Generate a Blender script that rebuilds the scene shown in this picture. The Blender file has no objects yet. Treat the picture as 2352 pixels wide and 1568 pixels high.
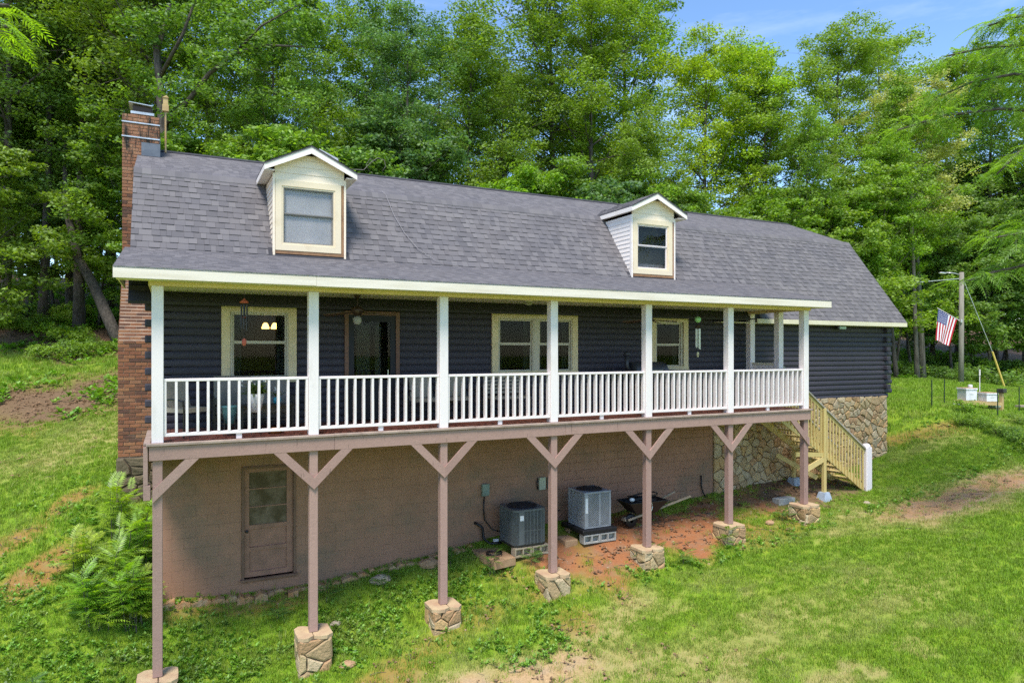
import bpy, math, random
import numpy as np
from mathutils import Vector, Matrix

S = bpy.context.scene
C = S.collection
PI = math.pi
rad = math.radians
# ------------------------------------------------------------------ camera, sky, sun, exposure
YAW = rad(26.5)
cam_data = bpy.data.cameras.new('camera')
cam_data.sensor_width = 36.0
cam_data.lens = 24.0
cam_data.shift_y = 24.0 / 2352.0
cam_data.clip_start = 0.1
cam_data.clip_end = 3000
camera = bpy.data.objects.new('camera', cam_data)
C.objects.link(camera)
camera.location = (0, -12.2, 0)
camera.rotation_euler = (rad(90), 0, -YAW)
S.camera = camera

SUN_ELEV, SUN_AZ = rad(63), rad(214)          # azimuth clockwise from +Y (north)
world = bpy.data.worlds.new('World')
S.world = world
world.use_nodes = True
wn, wl = world.node_tree.nodes, world.node_tree.links
wn.clear()
w_out = wn.new('ShaderNodeOutputWorld')
w_bg = wn.new('ShaderNodeBackground')
w_bg.inputs['Strength'].default_value = 0.15
w_sky = wn.new('ShaderNodeTexSky')
w_sky.sky_type = 'NISHITA'
w_sky.sun_disc = False
w_sky.sun_elevation = SUN_ELEV
w_sky.sun_rotation = SUN_AZ
w_sky.altitude = 300
w_sky.air_density = 1.0
w_sky.dust_density = 0.3
w_sky.ozone_density = 3.0
w_co = wn.new('ShaderNodeTexCoord')
w_map = wn.new('ShaderNodeMapping')
w_map.inputs['Scale'].default_value = (1.1, 2.2, 9.0)
w_map.inputs['Rotation'].default_value = (0.15, 0.1, 0.5)
w_no = wn.new('ShaderNodeTexNoise')
w_no.inputs['Scale'].default_value = 1.3
w_no.inputs['Detail'].default_value = 7
w_no.inputs['Roughness'].default_value = 0.6
w_rp = wn.new('ShaderNodeMapRange')
w_rp.inputs['From Min'].default_value = 0.55
w_rp.inputs['From Max'].default_value = 0.85
w_rp.inputs['To Max'].default_value = 0.35
w_mx = wn.new('ShaderNodeMix')
w_mx.data_type = 'RGBA'
w_mx.inputs['B'].default_value = (5.2, 5.6, 6.2, 1)
w_hs = wn.new('ShaderNodeHueSaturation')
w_hs.inputs['Saturation'].default_value = 1.08
wl.new(w_sky.outputs['Color'], w_hs.inputs['Color'])
wl.new(w_co.outputs['Generated'], w_map.inputs['Vector'])
wl.new(w_map.outputs['Vector'], w_no.inputs['Vector'])
wl.new(w_no.outputs['Fac'], w_rp.inputs['Value'])
wl.new(w_rp.outputs['Result'], w_mx.inputs['Factor'])
wl.new(w_hs.outputs['Color'], w_mx.inputs['A'])
wl.new(w_mx.outputs['Result'], w_bg.inputs['Color'])
wl.new(w_bg.outputs['Background'], w_out.inputs['Surface'])

sun_data = bpy.data.lights.new('sun', 'SUN')
sun_data.energy = 3.0
sun_data.angle = rad(18)
sun_data.color = (1.0, 0.94, 0.86)
sun = bpy.data.objects.new('sun', sun_data)
C.objects.link(sun)
sun_dir = Vector((math.sin(SUN_AZ) * math.cos(SUN_ELEV), math.cos(SUN_AZ) * math.cos(SUN_ELEV), math.sin(SUN_ELEV)))
sun.rotation_euler = sun_dir.to_track_quat('Z', 'Y').to_euler()

S.view_settings.view_transform = 'Standard'
S.view_settings.look = 'None'
S.view_settings.gamma = 1
S.view_settings.use_curve_mapping = False
S.view_settings.exposure = 0.95
S.cycles.max_bounces = 8
S.cycles.diffuse_bounces = 6
S.cycles.transparent_max_bounces = 12
S.cycles.use_denoising = False
S.cycles.use_adaptive_sampling = False

# ------------------------------------------------------------------ helpers
rng = random.Random(7)
NR = np.random.default_rng(11)
W = {}                                        # world origin of every parent


def tag(o, label, cat, group=None, kind=None):
    if label:
        o['label'] = label
    if cat:
        o['category'] = cat
    if group:
        o['group'] = group
    if kind:
        o['kind'] = kind
    return o


def empty(name, loc, label, cat, group=None):
    o = bpy.data.objects.new(name, None)
    o.empty_display_size = 0.2
    C.objects.link(o)
    o.location = loc
    W[o] = Vector(loc)
    return tag(o, label, cat, group)


def link(name, me, parent=None, world=None):
    """link mesh me as an object; world = its world origin (default: the parent's)"""
    o = bpy.data.objects.new(name, me)
    C.objects.link(o)
    base = W[parent] if parent is not None else Vector((0, 0, 0))
    w = Vector(world) if world is not None else base
    if parent is not None:
        o.parent = parent
        o.location = w - base
    else:
        o.location = w
    W[o] = w
    return o


class MB:
    def __init__(s):
        s.v, s.f = [], []

    def add(s, vs, fs):
        n = len(s.v)
        s.v.extend([tuple(p) for p in vs])
        s.f.extend([tuple(i + n for i in f) for f in fs])

    def box(s, x0, y0, z0, x1, y1, z1):
        s.add([(x0, y0, z0), (x1, y0, z0), (x1, y1, z0), (x0, y1, z0), (x0, y0, z1), (x1, y0, z1), (x1, y1, z1), (x0, y1, z1)],
              [(3, 2, 1, 0), (4, 5, 6, 7), (0, 1, 5, 4), (1, 2, 6, 5), (2, 3, 7, 6), (3, 0, 4, 7)])
        return s

    def bbox(s, x0, y0, z0, x1, y1, z1, b=0.01):
        """box with chamfered edges"""
        lo, hi = (x0, y0, z0), (x1, y1, z1)
        vs, idx = [], {}
        for i in (0, 1):
            for j in (0, 1):
                for k in (0, 1):
                    c = [hi[a] if (i, j, k)[a] else lo[a] for a in range(3)]
                    sg = [1 if not (i, j, k)[a] else -1 for a in range(3)]
                    for a in range(3):
                        p = [c[q] + (0 if q == a else sg[q] * b) for q in range(3)]
                        idx[(i, j, k, a)] = len(vs)
                        vs.append(p)
        fs = []
        for a in range(3):
            q, r = (a + 1) % 3, (a + 2) % 3
            for sde in (0, 1):
                loop = []
                for (m, n) in ((0, 0), (1, 0), (1, 1), (0, 1)):
                    key = [0, 0, 0]
                    key[a], key[q], key[r] = sde, m, n
                    loop.append(idx[tuple(key) + (a,)])
                fs.append(loop if sde else loop[::-1])
        for a in range(3):
            q, r = (a + 1) % 3, (a + 2) % 3
            for m in (0, 1):
                for n in (0, 1):
                    k0, k1 = [0, 0, 0], [0, 0, 0]
                    k0[a], k1[a] = 0, 1
                    k0[q] = k1[q] = m
                    k0[r] = k1[r] = n
                    fs.append([idx[tuple(k0) + (q,)], idx[tuple(k1) + (q,)], idx[tuple(k1) + (r,)], idx[tuple(k0) + (r,)]])
        for i in (0, 1):
            for j in (0, 1):
                for k in (0, 1):
                    fs.append([idx[(i, j, k, a)] for a in range(3)])
        s.add(vs, fs)
        return s

    def prism(s, poly, axis, a, b):
        """extrude a 2D polygon along axis (0,1,2) from a to b; poly in the other two axes in order"""
        n = len(poly)
        o = [i for i in range(3) if i != axis]
        vs = []
        for d in (a, b):
            for p in poly:
                q = [0, 0, 0]
                q[axis] = d
                q[o[0]], q[o[1]] = p
                vs.append(q)
        fs = [tuple(range(n))[::-1], tuple(range(n, 2 * n))]
        fs += [(i, (i + 1) % n, n + (i + 1) % n, n + i) for i in range(n)]
        s.add(vs, fs)
        return s

    def beam(s, p, q, w, h, up=(0, 0, 1)):
        """rectangular bar from p to q, width w (sideways), height h (along up)"""
        p, q = Vector(p), Vector(q)
        d = (q - p).normalized()
        u = Vector(up)
        sd = d.cross(u).normalized()
        u = sd.cross(d).normalized()
        vs = []
        for c in (p, q):
            for (i, j) in ((-1, -1), (1, -1), (1, 1), (-1, 1)):
                vs.append(c + sd * (i * w / 2) + u * (j * h / 2))
        s.add(vs, [(0, 1, 2, 3), (7, 6, 5, 4), (0, 4, 5, 1), (1, 5, 6, 2), (2, 6, 7, 3), (3, 7, 4, 0)])
        return s

    def tube(s, pts, r, n=8, caps=True):
        pts = [Vector(p) for p in pts]
        rs = r if isinstance(r, (list, tuple)) else [r] * len(pts)
        rings = []
        base = len(s.v)
        vs = []
        ref = Vector((0.13, 0.97, 0.21)).normalized()
        for i, p in enumerate(pts):
            d = (pts[min(i + 1, len(pts) - 1)] - pts[max(i - 1, 0)]).normalized()
            a = d.cross(ref)
            if a.length < 1e-3:
                a = d.cross(Vector((1, 0, 0)))
            a.normalize()
            b = d.cross(a).normalized()
            for k in range(n):
                t = 2 * PI * k / n
                vs.append(p + (a * math.cos(t) + b * math.sin(t)) * rs[i])
        fs = []
        for i in range(len(pts) - 1):
            for k in range(n):
                fs.append((i * n + k, i * n + (k + 1) % n, (i + 1) * n + (k + 1) % n, (i + 1) * n + k))
        if caps:
            fs.append(tuple(range(n))[::-1])
            fs.append(tuple((len(pts) - 1) * n + k for k in range(n)))
        s.add(vs, fs)
        return s

    def lathe(s, cx, cy, prof, n=20, sx=1, sy=1):
        """profile [(r,z)...] round a vertical axis"""
        vs, fs = [], []
        for (r, z) in prof:
            for k in range(n):
                t = 2 * PI * k / n
                vs.append((cx + r * sx * math.cos(t), cy + r * sy * math.sin(t), z))
        for i in range(len(prof) - 1):
            for k in range(n):
                fs.append((i * n + k, i * n + (k + 1) % n, (i + 1) * n + (k + 1) % n, (i + 1) * n + k))
        fs.append(tuple(range(n))[::-1])
        fs.append(tuple((len(prof) - 1) * n + k for k in range(n)))
        s.add(vs, fs)
        return s

    def ball(s, c, r, n=10, m=7, sc=(1, 1, 1)):
        vs, fs = [], []
        for i in range(m + 1):
            ph = -PI / 2 + PI * i / m
            for k in range(n):
                t = 2 * PI * k / n
                vs.append((c[0] + r * sc[0] * math.cos(ph) * math.cos(t), c[1] + r * sc[1] * math.cos(ph) * math.sin(t), c[2] + r * sc[2] * math.sin(ph)))
        for i in range(m):
            for k in range(n):
                fs.append((i * n + k, i * n + (k + 1) % n, (i + 1) * n + (k + 1) % n, (i + 1) * n + k))
        s.add(vs, fs)
        return s

    def mesh(s, name, m, org=(0, 0, 0), smooth=False):
        me = bpy.data.meshes.new(name)
        ox, oy, oz = org
        me.from_pydata([(x - ox, y - oy, z - oz) for (x, y, z) in s.v], [], s.f)
        if m:
            me.materials.append(m)
        if smooth:
            me.polygons.foreach_set('use_smooth', [True] * len(me.polygons))
        me.update()
        return me

    def build(s, name, m, parent=None, world=None, smooth=False):
        org = world if world is not None else (W[parent] if parent is not None else (0, 0, 0))
        return link(name, s.mesh(name, m, org, smooth), parent, org)


def npmesh(name, V, F, m, smooth=False):
    V = np.asarray(V, dtype=np.float32).reshape(-1, 3)
    F = np.asarray(F, dtype=np.int32)
    k = F.shape[1]
    me = bpy.data.meshes.new(name)
    me.vertices.add(len(V))
    me.vertices.foreach_set('co', V.ravel())
    me.loops.add(F.size)
    me.loops.foreach_set('vertex_index', F.ravel())
    me.polygons.add(len(F))
    me.polygons.foreach_set('loop_start', np.arange(0, F.size, k, dtype=np.int32))
    me.polygons.foreach_set('loop_total', np.full(len(F), k, dtype=np.int32))
    if smooth:
        me.polygons.foreach_set('use_smooth', np.ones(len(F), dtype=bool))
    if m:
        me.materials.append(m)
    me.update(calc_edges=True)
    return me


def eye(u, v, t):
    """world point t metres ahead of the camera in direction (u,v) of a 2352x1568 view"""
    a, b = (u - 1176) / 1568, (808 - v) / 1568
    sn, cs = math.sin(YAW), math.cos(YAW)
    return Vector((t * (sn + a * cs), t * (cs - a * sn) - 12.2, b * t))


# ------------------------------------------------------------------ materials
def new_mat(name):
    m = bpy.data.materials.new(name)
    m.use_nodes = True
    nt = m.node_tree
    nt.nodes.clear()
    out = nt.nodes.new('ShaderNodeOutputMaterial')
    return m, nt, out


def N(nt, t, **kw):
    n = nt.nodes.new(t)
    for k, v in kw.items():
        if k in n.inputs.keys():
            n.inputs[k].default_value = v
        else:
            setattr(n, k, v)
    return n


def noise_of(nt, vec, scale, detail=5, rough=0.6, stretch=None):
    if stretch:
        mp = N(nt, 'ShaderNodeMapping')
        mp.inputs['Scale'].default_value = stretch
        nt.links.new(vec, mp.inputs['Vector'])
        vec = mp.outputs['Vector']
    n = N(nt, 'ShaderNodeTexNoise', Scale=scale, Detail=detail, Roughness=rough)
    nt.links.new(vec, n.inputs['Vector'])
    return n.outputs['Fac']


def ramp(nt, fac, lo, hi, a=0.0, b=1.0):
    r = N(nt, 'ShaderNodeMapRange')
    r.inputs['From Min'].default_value = lo
    r.inputs['From Max'].default_value = hi
    r.inputs['To Min'].default_value = a
    r.inputs['To Max'].default_value = b
    nt.links.new(fac, r.inputs['Value'])
    return r.outputs['Result']


def mixc(nt, fac, a, b, blend='MIX'):
    m = N(nt, 'ShaderNodeMix')
    m.data_type = 'RGBA'
    m.blend_type = blend
    for key, val in (('Factor', fac), ('A', a), ('B', b)):
        if isinstance(val, (int, float)):
            m.inputs[key].default_value = val
        elif isinstance(val, tuple):
            m.inputs[key].default_value = (val + (1,))[:4]
        else:
            nt.links.new(val, m.inputs[key])
    return m.outputs['Result']


def rand_of(nt):
    g = N(nt, 'ShaderNodeNewGeometry')
    oi = N(nt, 'ShaderNodeObjectInfo')
    ad = N(nt, 'ShaderNodeMath', operation='ADD')
    nt.links.new(g.outputs['Random Per Island'], ad.inputs[0])
    nt.links.new(oi.outputs['Random'], ad.inputs[1])
    fr = N(nt, 'ShaderNodeMath', operation='FRACT')
    nt.links.new(ad.outputs[0], fr.inputs[0])
    return fr.outputs[0]


def pos_of(nt):
    return N(nt, 'ShaderNodeNewGeometry').outputs['Position']


def M(name, col, col2=None, scale=3.0, rough=0.7, bump=0.0, bscale=40.0, stretch=None, bstretch=None, rcols=None, rmix=1.0, spec=0.3, metal=0.0, lo=0.35, hi=0.65, stain=None, bdist=0.01):
    m, nt, out = new_mat(name)
    p = N(nt, 'ShaderNodeBsdfPrincipled')
    p.inputs['Roughness'].default_value = rough
    p.inputs['Specular IOR Level'].default_value = spec
    p.inputs['Metallic'].default_value = metal
    pos = pos_of(nt)
    c = (col + (1,))[:4]
    if col2 is not None:
        c = mixc(nt, ramp(nt, noise_of(nt, pos, scale, stretch=stretch), lo, hi), col, col2)
    if rcols:
        cr = N(nt, 'ShaderNodeValToRGB')
        cr.color_ramp.interpolation = 'CONSTANT' if len(rcols) > 3 else 'LINEAR'
        el = cr.color_ramp.elements
        while len(el) < len(rcols):
            el.new(0.5)
        for i, rc in enumerate(rcols):
            el[i].position = i / (len(rcols) if len(rcols) > 3 else len(rcols) - 1)
            el[i].color = (rc + (1,))[:4]
        nt.links.new(rand_of(nt), cr.inputs['Fac'])
        c = mixc(nt, rmix, c, cr.outputs['Color'])
        if col2 is not None:
            c = mixc(nt, ramp(nt, noise_of(nt, pos, scale * 1.7, stretch=stretch), lo, hi, 0, 0.35), c, col2)
    if stain:
        scol, sscale, slo, shi, sst = stain
        c = mixc(nt, ramp(nt, noise_of(nt, pos, sscale, 6, 0.65, sst), slo, shi), c, scol)
    if isinstance(c, tuple):
        p.inputs['Base Color'].default_value = c
    else:
        nt.links.new(c, p.inputs['Base Color'])
    if bump:
        b = N(nt, 'ShaderNodeBump', Strength=bump, Distance=bdist)
        nt.links.new(noise_of(nt, pos, bscale, 4, 0.6, bstretch), b.inputs['Height'])
        nt.links.new(b.outputs['Normal'], p.inputs['Normal'])
    nt.links.new(p.outputs['BSDF'], out.inputs['Surface'])
    return m


def leaf_mat(name, col=None, var=0.35, trans=0.48, yellow=(0.20, 0.27, 0.015), gloss=0.03, instancer=None, drycol=(0.30, 0.24, 0.11)):
    """thin leaf: diffuse + translucent + slight gloss. col None = object colour"""
    m, nt, out = new_mat(name)
    if col is None:
        base = N(nt, 'ShaderNodeObjectInfo').outputs['Color']
    else:
        rgb = N(nt, 'ShaderNodeRGB')
        rgb.outputs[0].default_value = (col + (1,))[:4]
        base = rgb.outputs[0]
    r = rand_of(nt)
    pos = pos_of(nt)
    c = mixc(nt, ramp(nt, r, 0.0, 1.0, 0, var), base, yellow)
    c = mixc(nt, ramp(nt, noise_of(nt, pos, 0.9, 3), 0.35, 0.7, 0.0, 0.25), c, yellow)
    vv = N(nt, 'ShaderNodeHueSaturation')
    nt.links.new(c, vv.inputs['Color'])
    vm = N(nt, 'ShaderNodeMath', operation='MULTIPLY')
    r2 = N(nt, 'ShaderNodeMath', operation='FRACT')
    r3 = N(nt, 'ShaderNodeMath', operation='MULTIPLY')
    r3.inputs[1].default_value = 17.31
    nt.links.new(r, r3.inputs[0])
    nt.links.new(r3.outputs[0], r2.inputs[0])
    nt.links.new(ramp(nt, r2.outputs[0], 0, 1, 0.62, 1.38), vm.inputs[0])
    nt.links.new(ramp(nt, noise_of(nt, pos, 14.0, 2), 0.3, 0.7, 0.7, 1.3), vm.inputs[1])
    nt.links.new(vm.outputs[0], vv.inputs['Value'])
    c = vv.outputs['Color']
    if instancer:
        at = N(nt, 'ShaderNodeAttribute')
        at.attribute_type = 'INSTANCER'
        at.attribute_name = instancer
        c = mixc(nt, at.outputs['Fac'], c, drycol)
    d = N(nt, 'ShaderNodeBsdfDiffuse')
    t = N(nt, 'ShaderNodeBsdfTranslucent')
    g = N(nt, 'ShaderNodeBsdfGlossy', Roughness=0.6)
    g.inputs['Color'].default_value = (0.9, 0.95, 1.0, 1)
    nt.links.new(c, d.inputs['Color'])
    tc = mixc(nt, 1.0, c, (1.25, 1.3, 0.55), 'MULTIPLY')
    nt.links.new(tc, t.inputs['Color'])
    m1 = N(nt, 'ShaderNodeMixShader')
    m1.inputs[0].default_value = trans
    nt.links.new(d.outputs[0], m1.inputs[1])
    nt.links.new(t.outputs[0], m1.inputs[2])
    m2 = N(nt, 'ShaderNodeMixShader')
    m2.inputs[0].default_value = gloss
    nt.links.new(m1.outputs[0], m2.inputs[1])
    nt.links.new(g.outputs[0], m2.inputs[2])
    nt.links.new(m2.outputs[0], out.inputs['Surface'])
    return m


def glass_mat(name, tint=(0.75, 0.8, 0.78), refl=1.5):
    m, nt, out = new_mat(name)
    lw = N(nt, 'ShaderNodeLayerWeight', Blend=0.5)
    pw = N(nt, 'ShaderNodeMath', operation='POWER')
    pw.inputs[1].default_value = 4.0
    nt.links.new(lw.outputs['Facing'], pw.inputs[0])
    fr = N(nt, 'ShaderNodeMath', operation='MULTIPLY_ADD')
    fr.inputs[1].default_value = 0.6
    fr.inputs[2].default_value = ((refl - 1) / (refl + 1)) ** 2
    nt.links.new(pw.outputs[0], fr.inputs[0])
    tr = N(nt, 'ShaderNodeBsdfTransparent')
    tr.inputs['Color'].default_value = (tint + (1,))[:4]
    gl = N(nt, 'ShaderNodeBsdfGlossy', Roughness=0.03)
    mx = N(nt, 'ShaderNodeMixShader')
    nt.links.new(fr.outputs[0], mx.inputs[0])
    nt.links.new(tr.outputs[0], mx.inputs[1])
    nt.links.new(gl.outputs[0], mx.inputs[2])
    nt.links.new(mx.outputs[0], out.inputs['Surface'])
    return m


def emit_mat(name, col, strength):
    m, nt, out = new_mat(name)
    e = N(nt, 'ShaderNodeEmission', Strength=strength)
    e.inputs['Color'].default_value = (col + (1,))[:4]
    nt.links.new(e.outputs[0], out.inputs['Surface'])
    return m


white_paint = M('white_paint', (0.76, 0.685, 0.67), (0.60, 0.54, 0.505), 2.5, 0.55, 0.10, 40, stretch=(3, 3, 0.6), lo=0.55, hi=0.85)
white_rail = M('white_rail_paint', (0.77, 0.695, 0.68), (0.64, 0.575, 0.545), 6, 0.5, 0.15, 60, lo=0.55, hi=0.85)
cream_paint = M('cream_paint', (0.70, 0.64, 0.47), (0.60, 0.53, 0.37), 2.0, 0.6, 0.2, 50, lo=0.45, hi=0.8)
fascia_paint = M('fascia_paint', (0.74, 0.66, 0.57), (0.58, 0.50, 0.38), 1.5, 0.6, 0.2, 30, stretch=(0.5, 2, 6), lo=0.45, hi=0.8)
tan_beam = M('tan_beam_paint', (0.70, 0.54, 0.29), (0.55, 0.39, 0.19), 2.5, 0.7, 0.3, 40, stretch=(0.6, 2, 5), lo=0.45, hi=0.8, stain=((0.13, 0.09, 0.05), 6, 0.66, 0.74, (0.6, 1, 5)))
ceiling_board = M('porch_ceiling_vinyl', (0.66, 0.59, 0.50), (0.55, 0.49, 0.41), 3, 0.6)
trim_yellow = M('window_trim_paint', (0.72, 0.60, 0.37), (0.64, 0.51, 0.30), 3, 0.6, 0.2, 50)
almond = M('almond_vinyl', (0.52, 0.47, 0.36), None, rough=0.4)
siding_paint = M('dormer_siding_paint', (0.86, 0.73, 0.56), (0.74, 0.61, 0.44), 3, 0.6, 0.1, 50, lo=0.5, hi=0.85)
siding_white = M('dormer_white_paint', (0.86, 0.78, 0.70), (0.74, 0.65, 0.55), 3, 0.55, 0.1, 50, lo=0.5, hi=0.85)
bare_wood = M('bare_wood', (0.36, 0.20, 0.10), (0.24, 0.13, 0.07), 6, 0.8)
log_paint = M('log_stain', (0.054, 0.048, 0.058), (0.034, 0.031, 0.041), 2.2, 0.62, 0.5, 30, stretch=(0.5, 1, 6), bstretch=(0.3, 1, 3), rcols=[(0.044, 0.040, 0.053), (0.060, 0.055, 0.073), (0.050, 0.046, 0.061)], rmix=0.6, spec=0.3)
mauve_wood = M('mauve_painted_wood', (0.36, 0.225, 0.185), (0.27, 0.165, 0.135), 3, 0.7, 0.5, 25, stretch=(2, 2, 2), lo=0.4, hi=0.8, rcols=[(0.31, 0.19, 0.16), (0.40, 0.26, 0.215)], rmix=0.6, stain=((0.13, 0.08, 0.065), 5, 0.62, 0.70, (6, 6, .7)))
block_paint = M('block_paint', (0.36, 0.19, 0.125), (0.28, 0.148, 0.095), 1.6, 0.8, 0.25, 30, lo=0.3, hi=0.75, stain=((0.20, 0.14, 0.095), 0.8, 0.48, 0.72, (1, 1, 1.3)))
mortar_paint = M('painted_mortar', (0.27, 0.145, 0.095), (0.21, 0.115, 0.075), 4, 0.9)
door_paint = M('basement_door_paint', (0.34, 0.17, 0.118), (0.25, 0.13, 0.09), 4, 0.6, 0.3, 30)
dirty_glass = M('dirty_door_glass', (0.09, 0.065, 0.035), (0.22, 0.165, 0.115), 4, 0.6, spec=0.12, lo=0.4, hi=0.75)
brown_trim = M('brown_door_trim', (0.20, 0.11, 0.075), (0.15, 0.08, 0.055), 4, 0.6)
brick_mat = M('red_brick', (0.30, 0.11, 0.05), (0.12, 0.055, 0.035), 12, 0.85, 0.8, 120, rcols=[(0.34, 0.15, 0.075), (0.27, 0.11, 0.06), (0.37, 0.18, 0.09), (0.12, 0.065, 0.05), (0.30, 0.13, 0.07), (0.19, 0.09, 0.055), (0.32, 0.16, 0.09)], rmix=0.95, stain=((0.20, 0.15, 0.10), 1.1, 0.6, 0.75, (1, 1, 1.6)))
sooty_brick = M('sooty_brick', (0.30, 0.11, 0.05), (0.12, 0.055, 0.035), 12, 0.85, 0.8, 120, rcols=[(0.40, 0.20, 0.11), (0.30, 0.13, 0.07), (0.44, 0.24, 0.14)], rmix=0.9, stain=((0.02, 0.017, 0.015), 2.6, 0.50, 0.60, (2.2, 2.2, 0.45)))
brick_mortar = M('brick_mortar', (0.30, 0.22, 0.16), (0.16, 0.12, 0.09), 4, 0.9)
foundation = M('dark_foundation_stone', (0.06, 0.05, 0.038), (0.13, 0.10, 0.07), 5, 0.9, 0.8, 14)
shingle_mat = M('asphalt_shingle', (0.115, 0.107, 0.115), (0.165, 0.148, 0.142), 0.8, 0.9, 0.12, 160, rcols=[(0.092, 0.088, 0.094), (0.122, 0.116, 0.122), (0.165, 0.155, 0.156)], rmix=0.8, spec=0.25)
shingle_dark = M('dark_shingle_base', (0.045, 0.044, 0.05), None, rough=0.95)  # plain dark colour of the roof slab, ridge cap and dormer skirts
flash_mat = M('lead_flashing', (0.09, 0.105, 0.13), (0.14, 0.155, 0.18), 5, 0.45, spec=0.5)
galv = M('galvanised_steel', (0.62, 0.63, 0.63), (0.45, 0.45, 0.44), 5, 0.35, metal=0.6, spec=0.5)
stone_mat = M('field_stone', (0.34, 0.25, 0.14), (0.19, 0.13, 0.075), 5, 0.85, 0.9, 18, rcols=[(0.52, 0.38, 0.20), (0.42, 0.29, 0.15), (0.56, 0.43, 0.26), (0.44, 0.26, 0.13), (0.45, 0.36, 0.23), (0.54, 0.34, 0.15)], rmix=0.8, lo=0.45, hi=0.75, bdist=0.03)
stone_mortar = M('stone_joint', (0.10, 0.075, 0.05), (0.06, 0.045, 0.03), 8, 0.95)
treated = M('treated_pine', (0.60, 0.45, 0.17), (0.45, 0.36, 0.13), 4, 0.7, 0.3, 30, rcols=[(0.56, 0.43, 0.17), (0.66, 0.50, 0.22), (0.50, 0.39, 0.13)], rmix=0.7)
grey_rail = M('weathered_handrail', (0.38, 0.35, 0.28), (0.28, 0.25, 0.2), 4, 0.8)
deck_mat = M('deck_board_paint', (0.20, 0.065, 0.045), (0.13, 0.075, 0.055), 2.5, 0.6, rcols=[(0.20, 0.062, 0.042), (0.26, 0.085, 0.06), (0.16, 0.055, 0.04)], rmix=0.8)
deck_edge = M('worn_deck_edge', (0.36, 0.27, 0.22), (0.24, 0.17, 0.14), 4, 0.8, 0.4, 30, lo=0.4, hi=0.7)
concrete = M('grey_concrete', (0.40, 0.39, 0.36), (0.30, 0.29, 0.26), 8, 0.9, 0.5, 60)
blue_concrete = M('pale_blue_concrete', (0.36, 0.42, 0.50), (0.28, 0.33, 0.40), 8, 0.9, 0.4, 60)
tan_concrete = M('clay_stained_concrete', (0.42, 0.27, 0.15), (0.34, 0.20, 0.11), 5, 0.9, 0.5, 30)
beige_block = M('beige_block', (0.44, 0.37, 0.27), (0.34, 0.27, 0.18), 6, 0.9, 0.4, 60)
black_plastic = M('black_plastic', (0.010, 0.010, 0.012), None, rough=0.45, spec=0.4)
black_metal = M('black_metal', (0.016, 0.015, 0.015), (0.03, 0.025, 0.022), 10, 0.4, spec=0.5)
ac_grey = M('condenser_grey', (0.115, 0.125, 0.13), (0.09, 0.098, 0.10), 4, 0.45, spec=0.4)
ac_dark = M('condenser_coil', (0.03, 0.033, 0.036), None, rough=0.6)
ac_light = M('condenser_light_grey', (0.30, 0.31, 0.33), (0.25, 0.26, 0.28), 4, 0.45, spec=0.4)
label_white = M('white_label', (0.65, 0.66, 0.68), None, rough=0.5)
box_green = M('meter_box_grey_green', (0.21, 0.26, 0.22), (0.16, 0.2, 0.17), 5, 0.5)
box_cream = M('meter_box_cream', (0.42, 0.44, 0.33), (0.33, 0.35, 0.25), 8, 0.5)
raw_wood = M('grey_weathered_wood', (0.36, 0.29, 0.21), (0.25, 0.2, 0.14), 6, 0.8, 0.4, 30)
room_dark = M('painted_dim_room', (0.030, 0.026, 0.018), (0.055, 0.05, 0.032), 1.2, 0.9)  # near-black colour stands in for the unlit interior behind the panes
curtain_mat = M('sheer_curtain', (0.16, 0.16, 0.15), (0.11, 0.11, 0.10), 4, 0.9)
pane_sheet_mat = M('pale_sheet', (0.52, 0.46, 0.45), (0.38, 0.34, 0.335), 1.6, 0.6, lo=0.3, hi=0.7)
glass = glass_mat('window_glass', (.62, .66, .62), 1.22)
glass_strong = glass_mat('dormer_glass', (0.93, 0.95, 0.95), 1.3)
lamp_glow = emit_mat('warm_lamp_shade', (1.0, 0.55, 0.16), 6.0)
beige_cushion = M('beige_cushion', (0.36, 0.31, 0.24), (0.28, 0.24, 0.18), 3, 0.9)
grey_cushion = M('grey_beige_cushion', (0.24, 0.215, 0.18), (0.17, 0.155, 0.13), 2, 0.9)
pink_cushion = M('pale_pink_cushion', (0.50, 0.33, 0.28), (0.40, 0.28, 0.24), 9, 0.9)
teal = M('teal_glaze', (0.075, 0.19, 0.20), (0.05, 0.14, 0.15), 6, 0.35, spec=0.5)
bright_teal = M('turquoise_glaze', (0.05, 0.33, 0.42), None, rough=0.3, spec=0.5)
white_plastic = M('white_planter', (0.72, 0.72, 0.74), (0.6, 0.6, 0.62), 5, 0.5)
orange_clay = M('orange_pot', (0.50, 0.20, 0.05), None, rough=0.6)
bronze = M('fan_bronze', (0.06, 0.035, 0.022), None, rough=0.4, metal=0.4, spec=0.5)
fan_wood = M('fan_blade_wood', (0.13, 0.075, 0.045), (0.09, 0.05, 0.03), 8, 0.5)
grill_mat = M('smoker_steel', (0.022, 0.023, 0.027), (0.04, 0.04, 0.045), 6, 0.45, spec=0.5)
silver = M('chime_aluminium', (0.65, 0.68, 0.6), None, rough=0.3, metal=0.7)
green_ball = M('green_glass_ball', (0.14, 0.42, 0.14), (0.35, 0.55, 0.2), 20, 0.15, spec=0.8)
red_wood = M('red_chime_wood', (0.42, 0.09, 0.05), None, rough=0.5)
pole_wood = M('utility_pole_wood', (0.27, 0.25, 0.20), (0.20, 0.18, 0.14), 4, 0.85, 0.4, 20, stretch=(3, 3, 0.4))
hive_paint = M('white_hive_paint', (0.74, 0.74, 0.76), (0.6, 0.6, 0.6), 6, 0.6)
new_wood = M('new_lumber', (0.52, 0.38, 0.17), (0.42, 0.29, 0.13), 5, 0.7)
yellow_guard = M('yellow_guy_guard', (0.62, 0.46, 0.10), None, rough=0.5)
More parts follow.
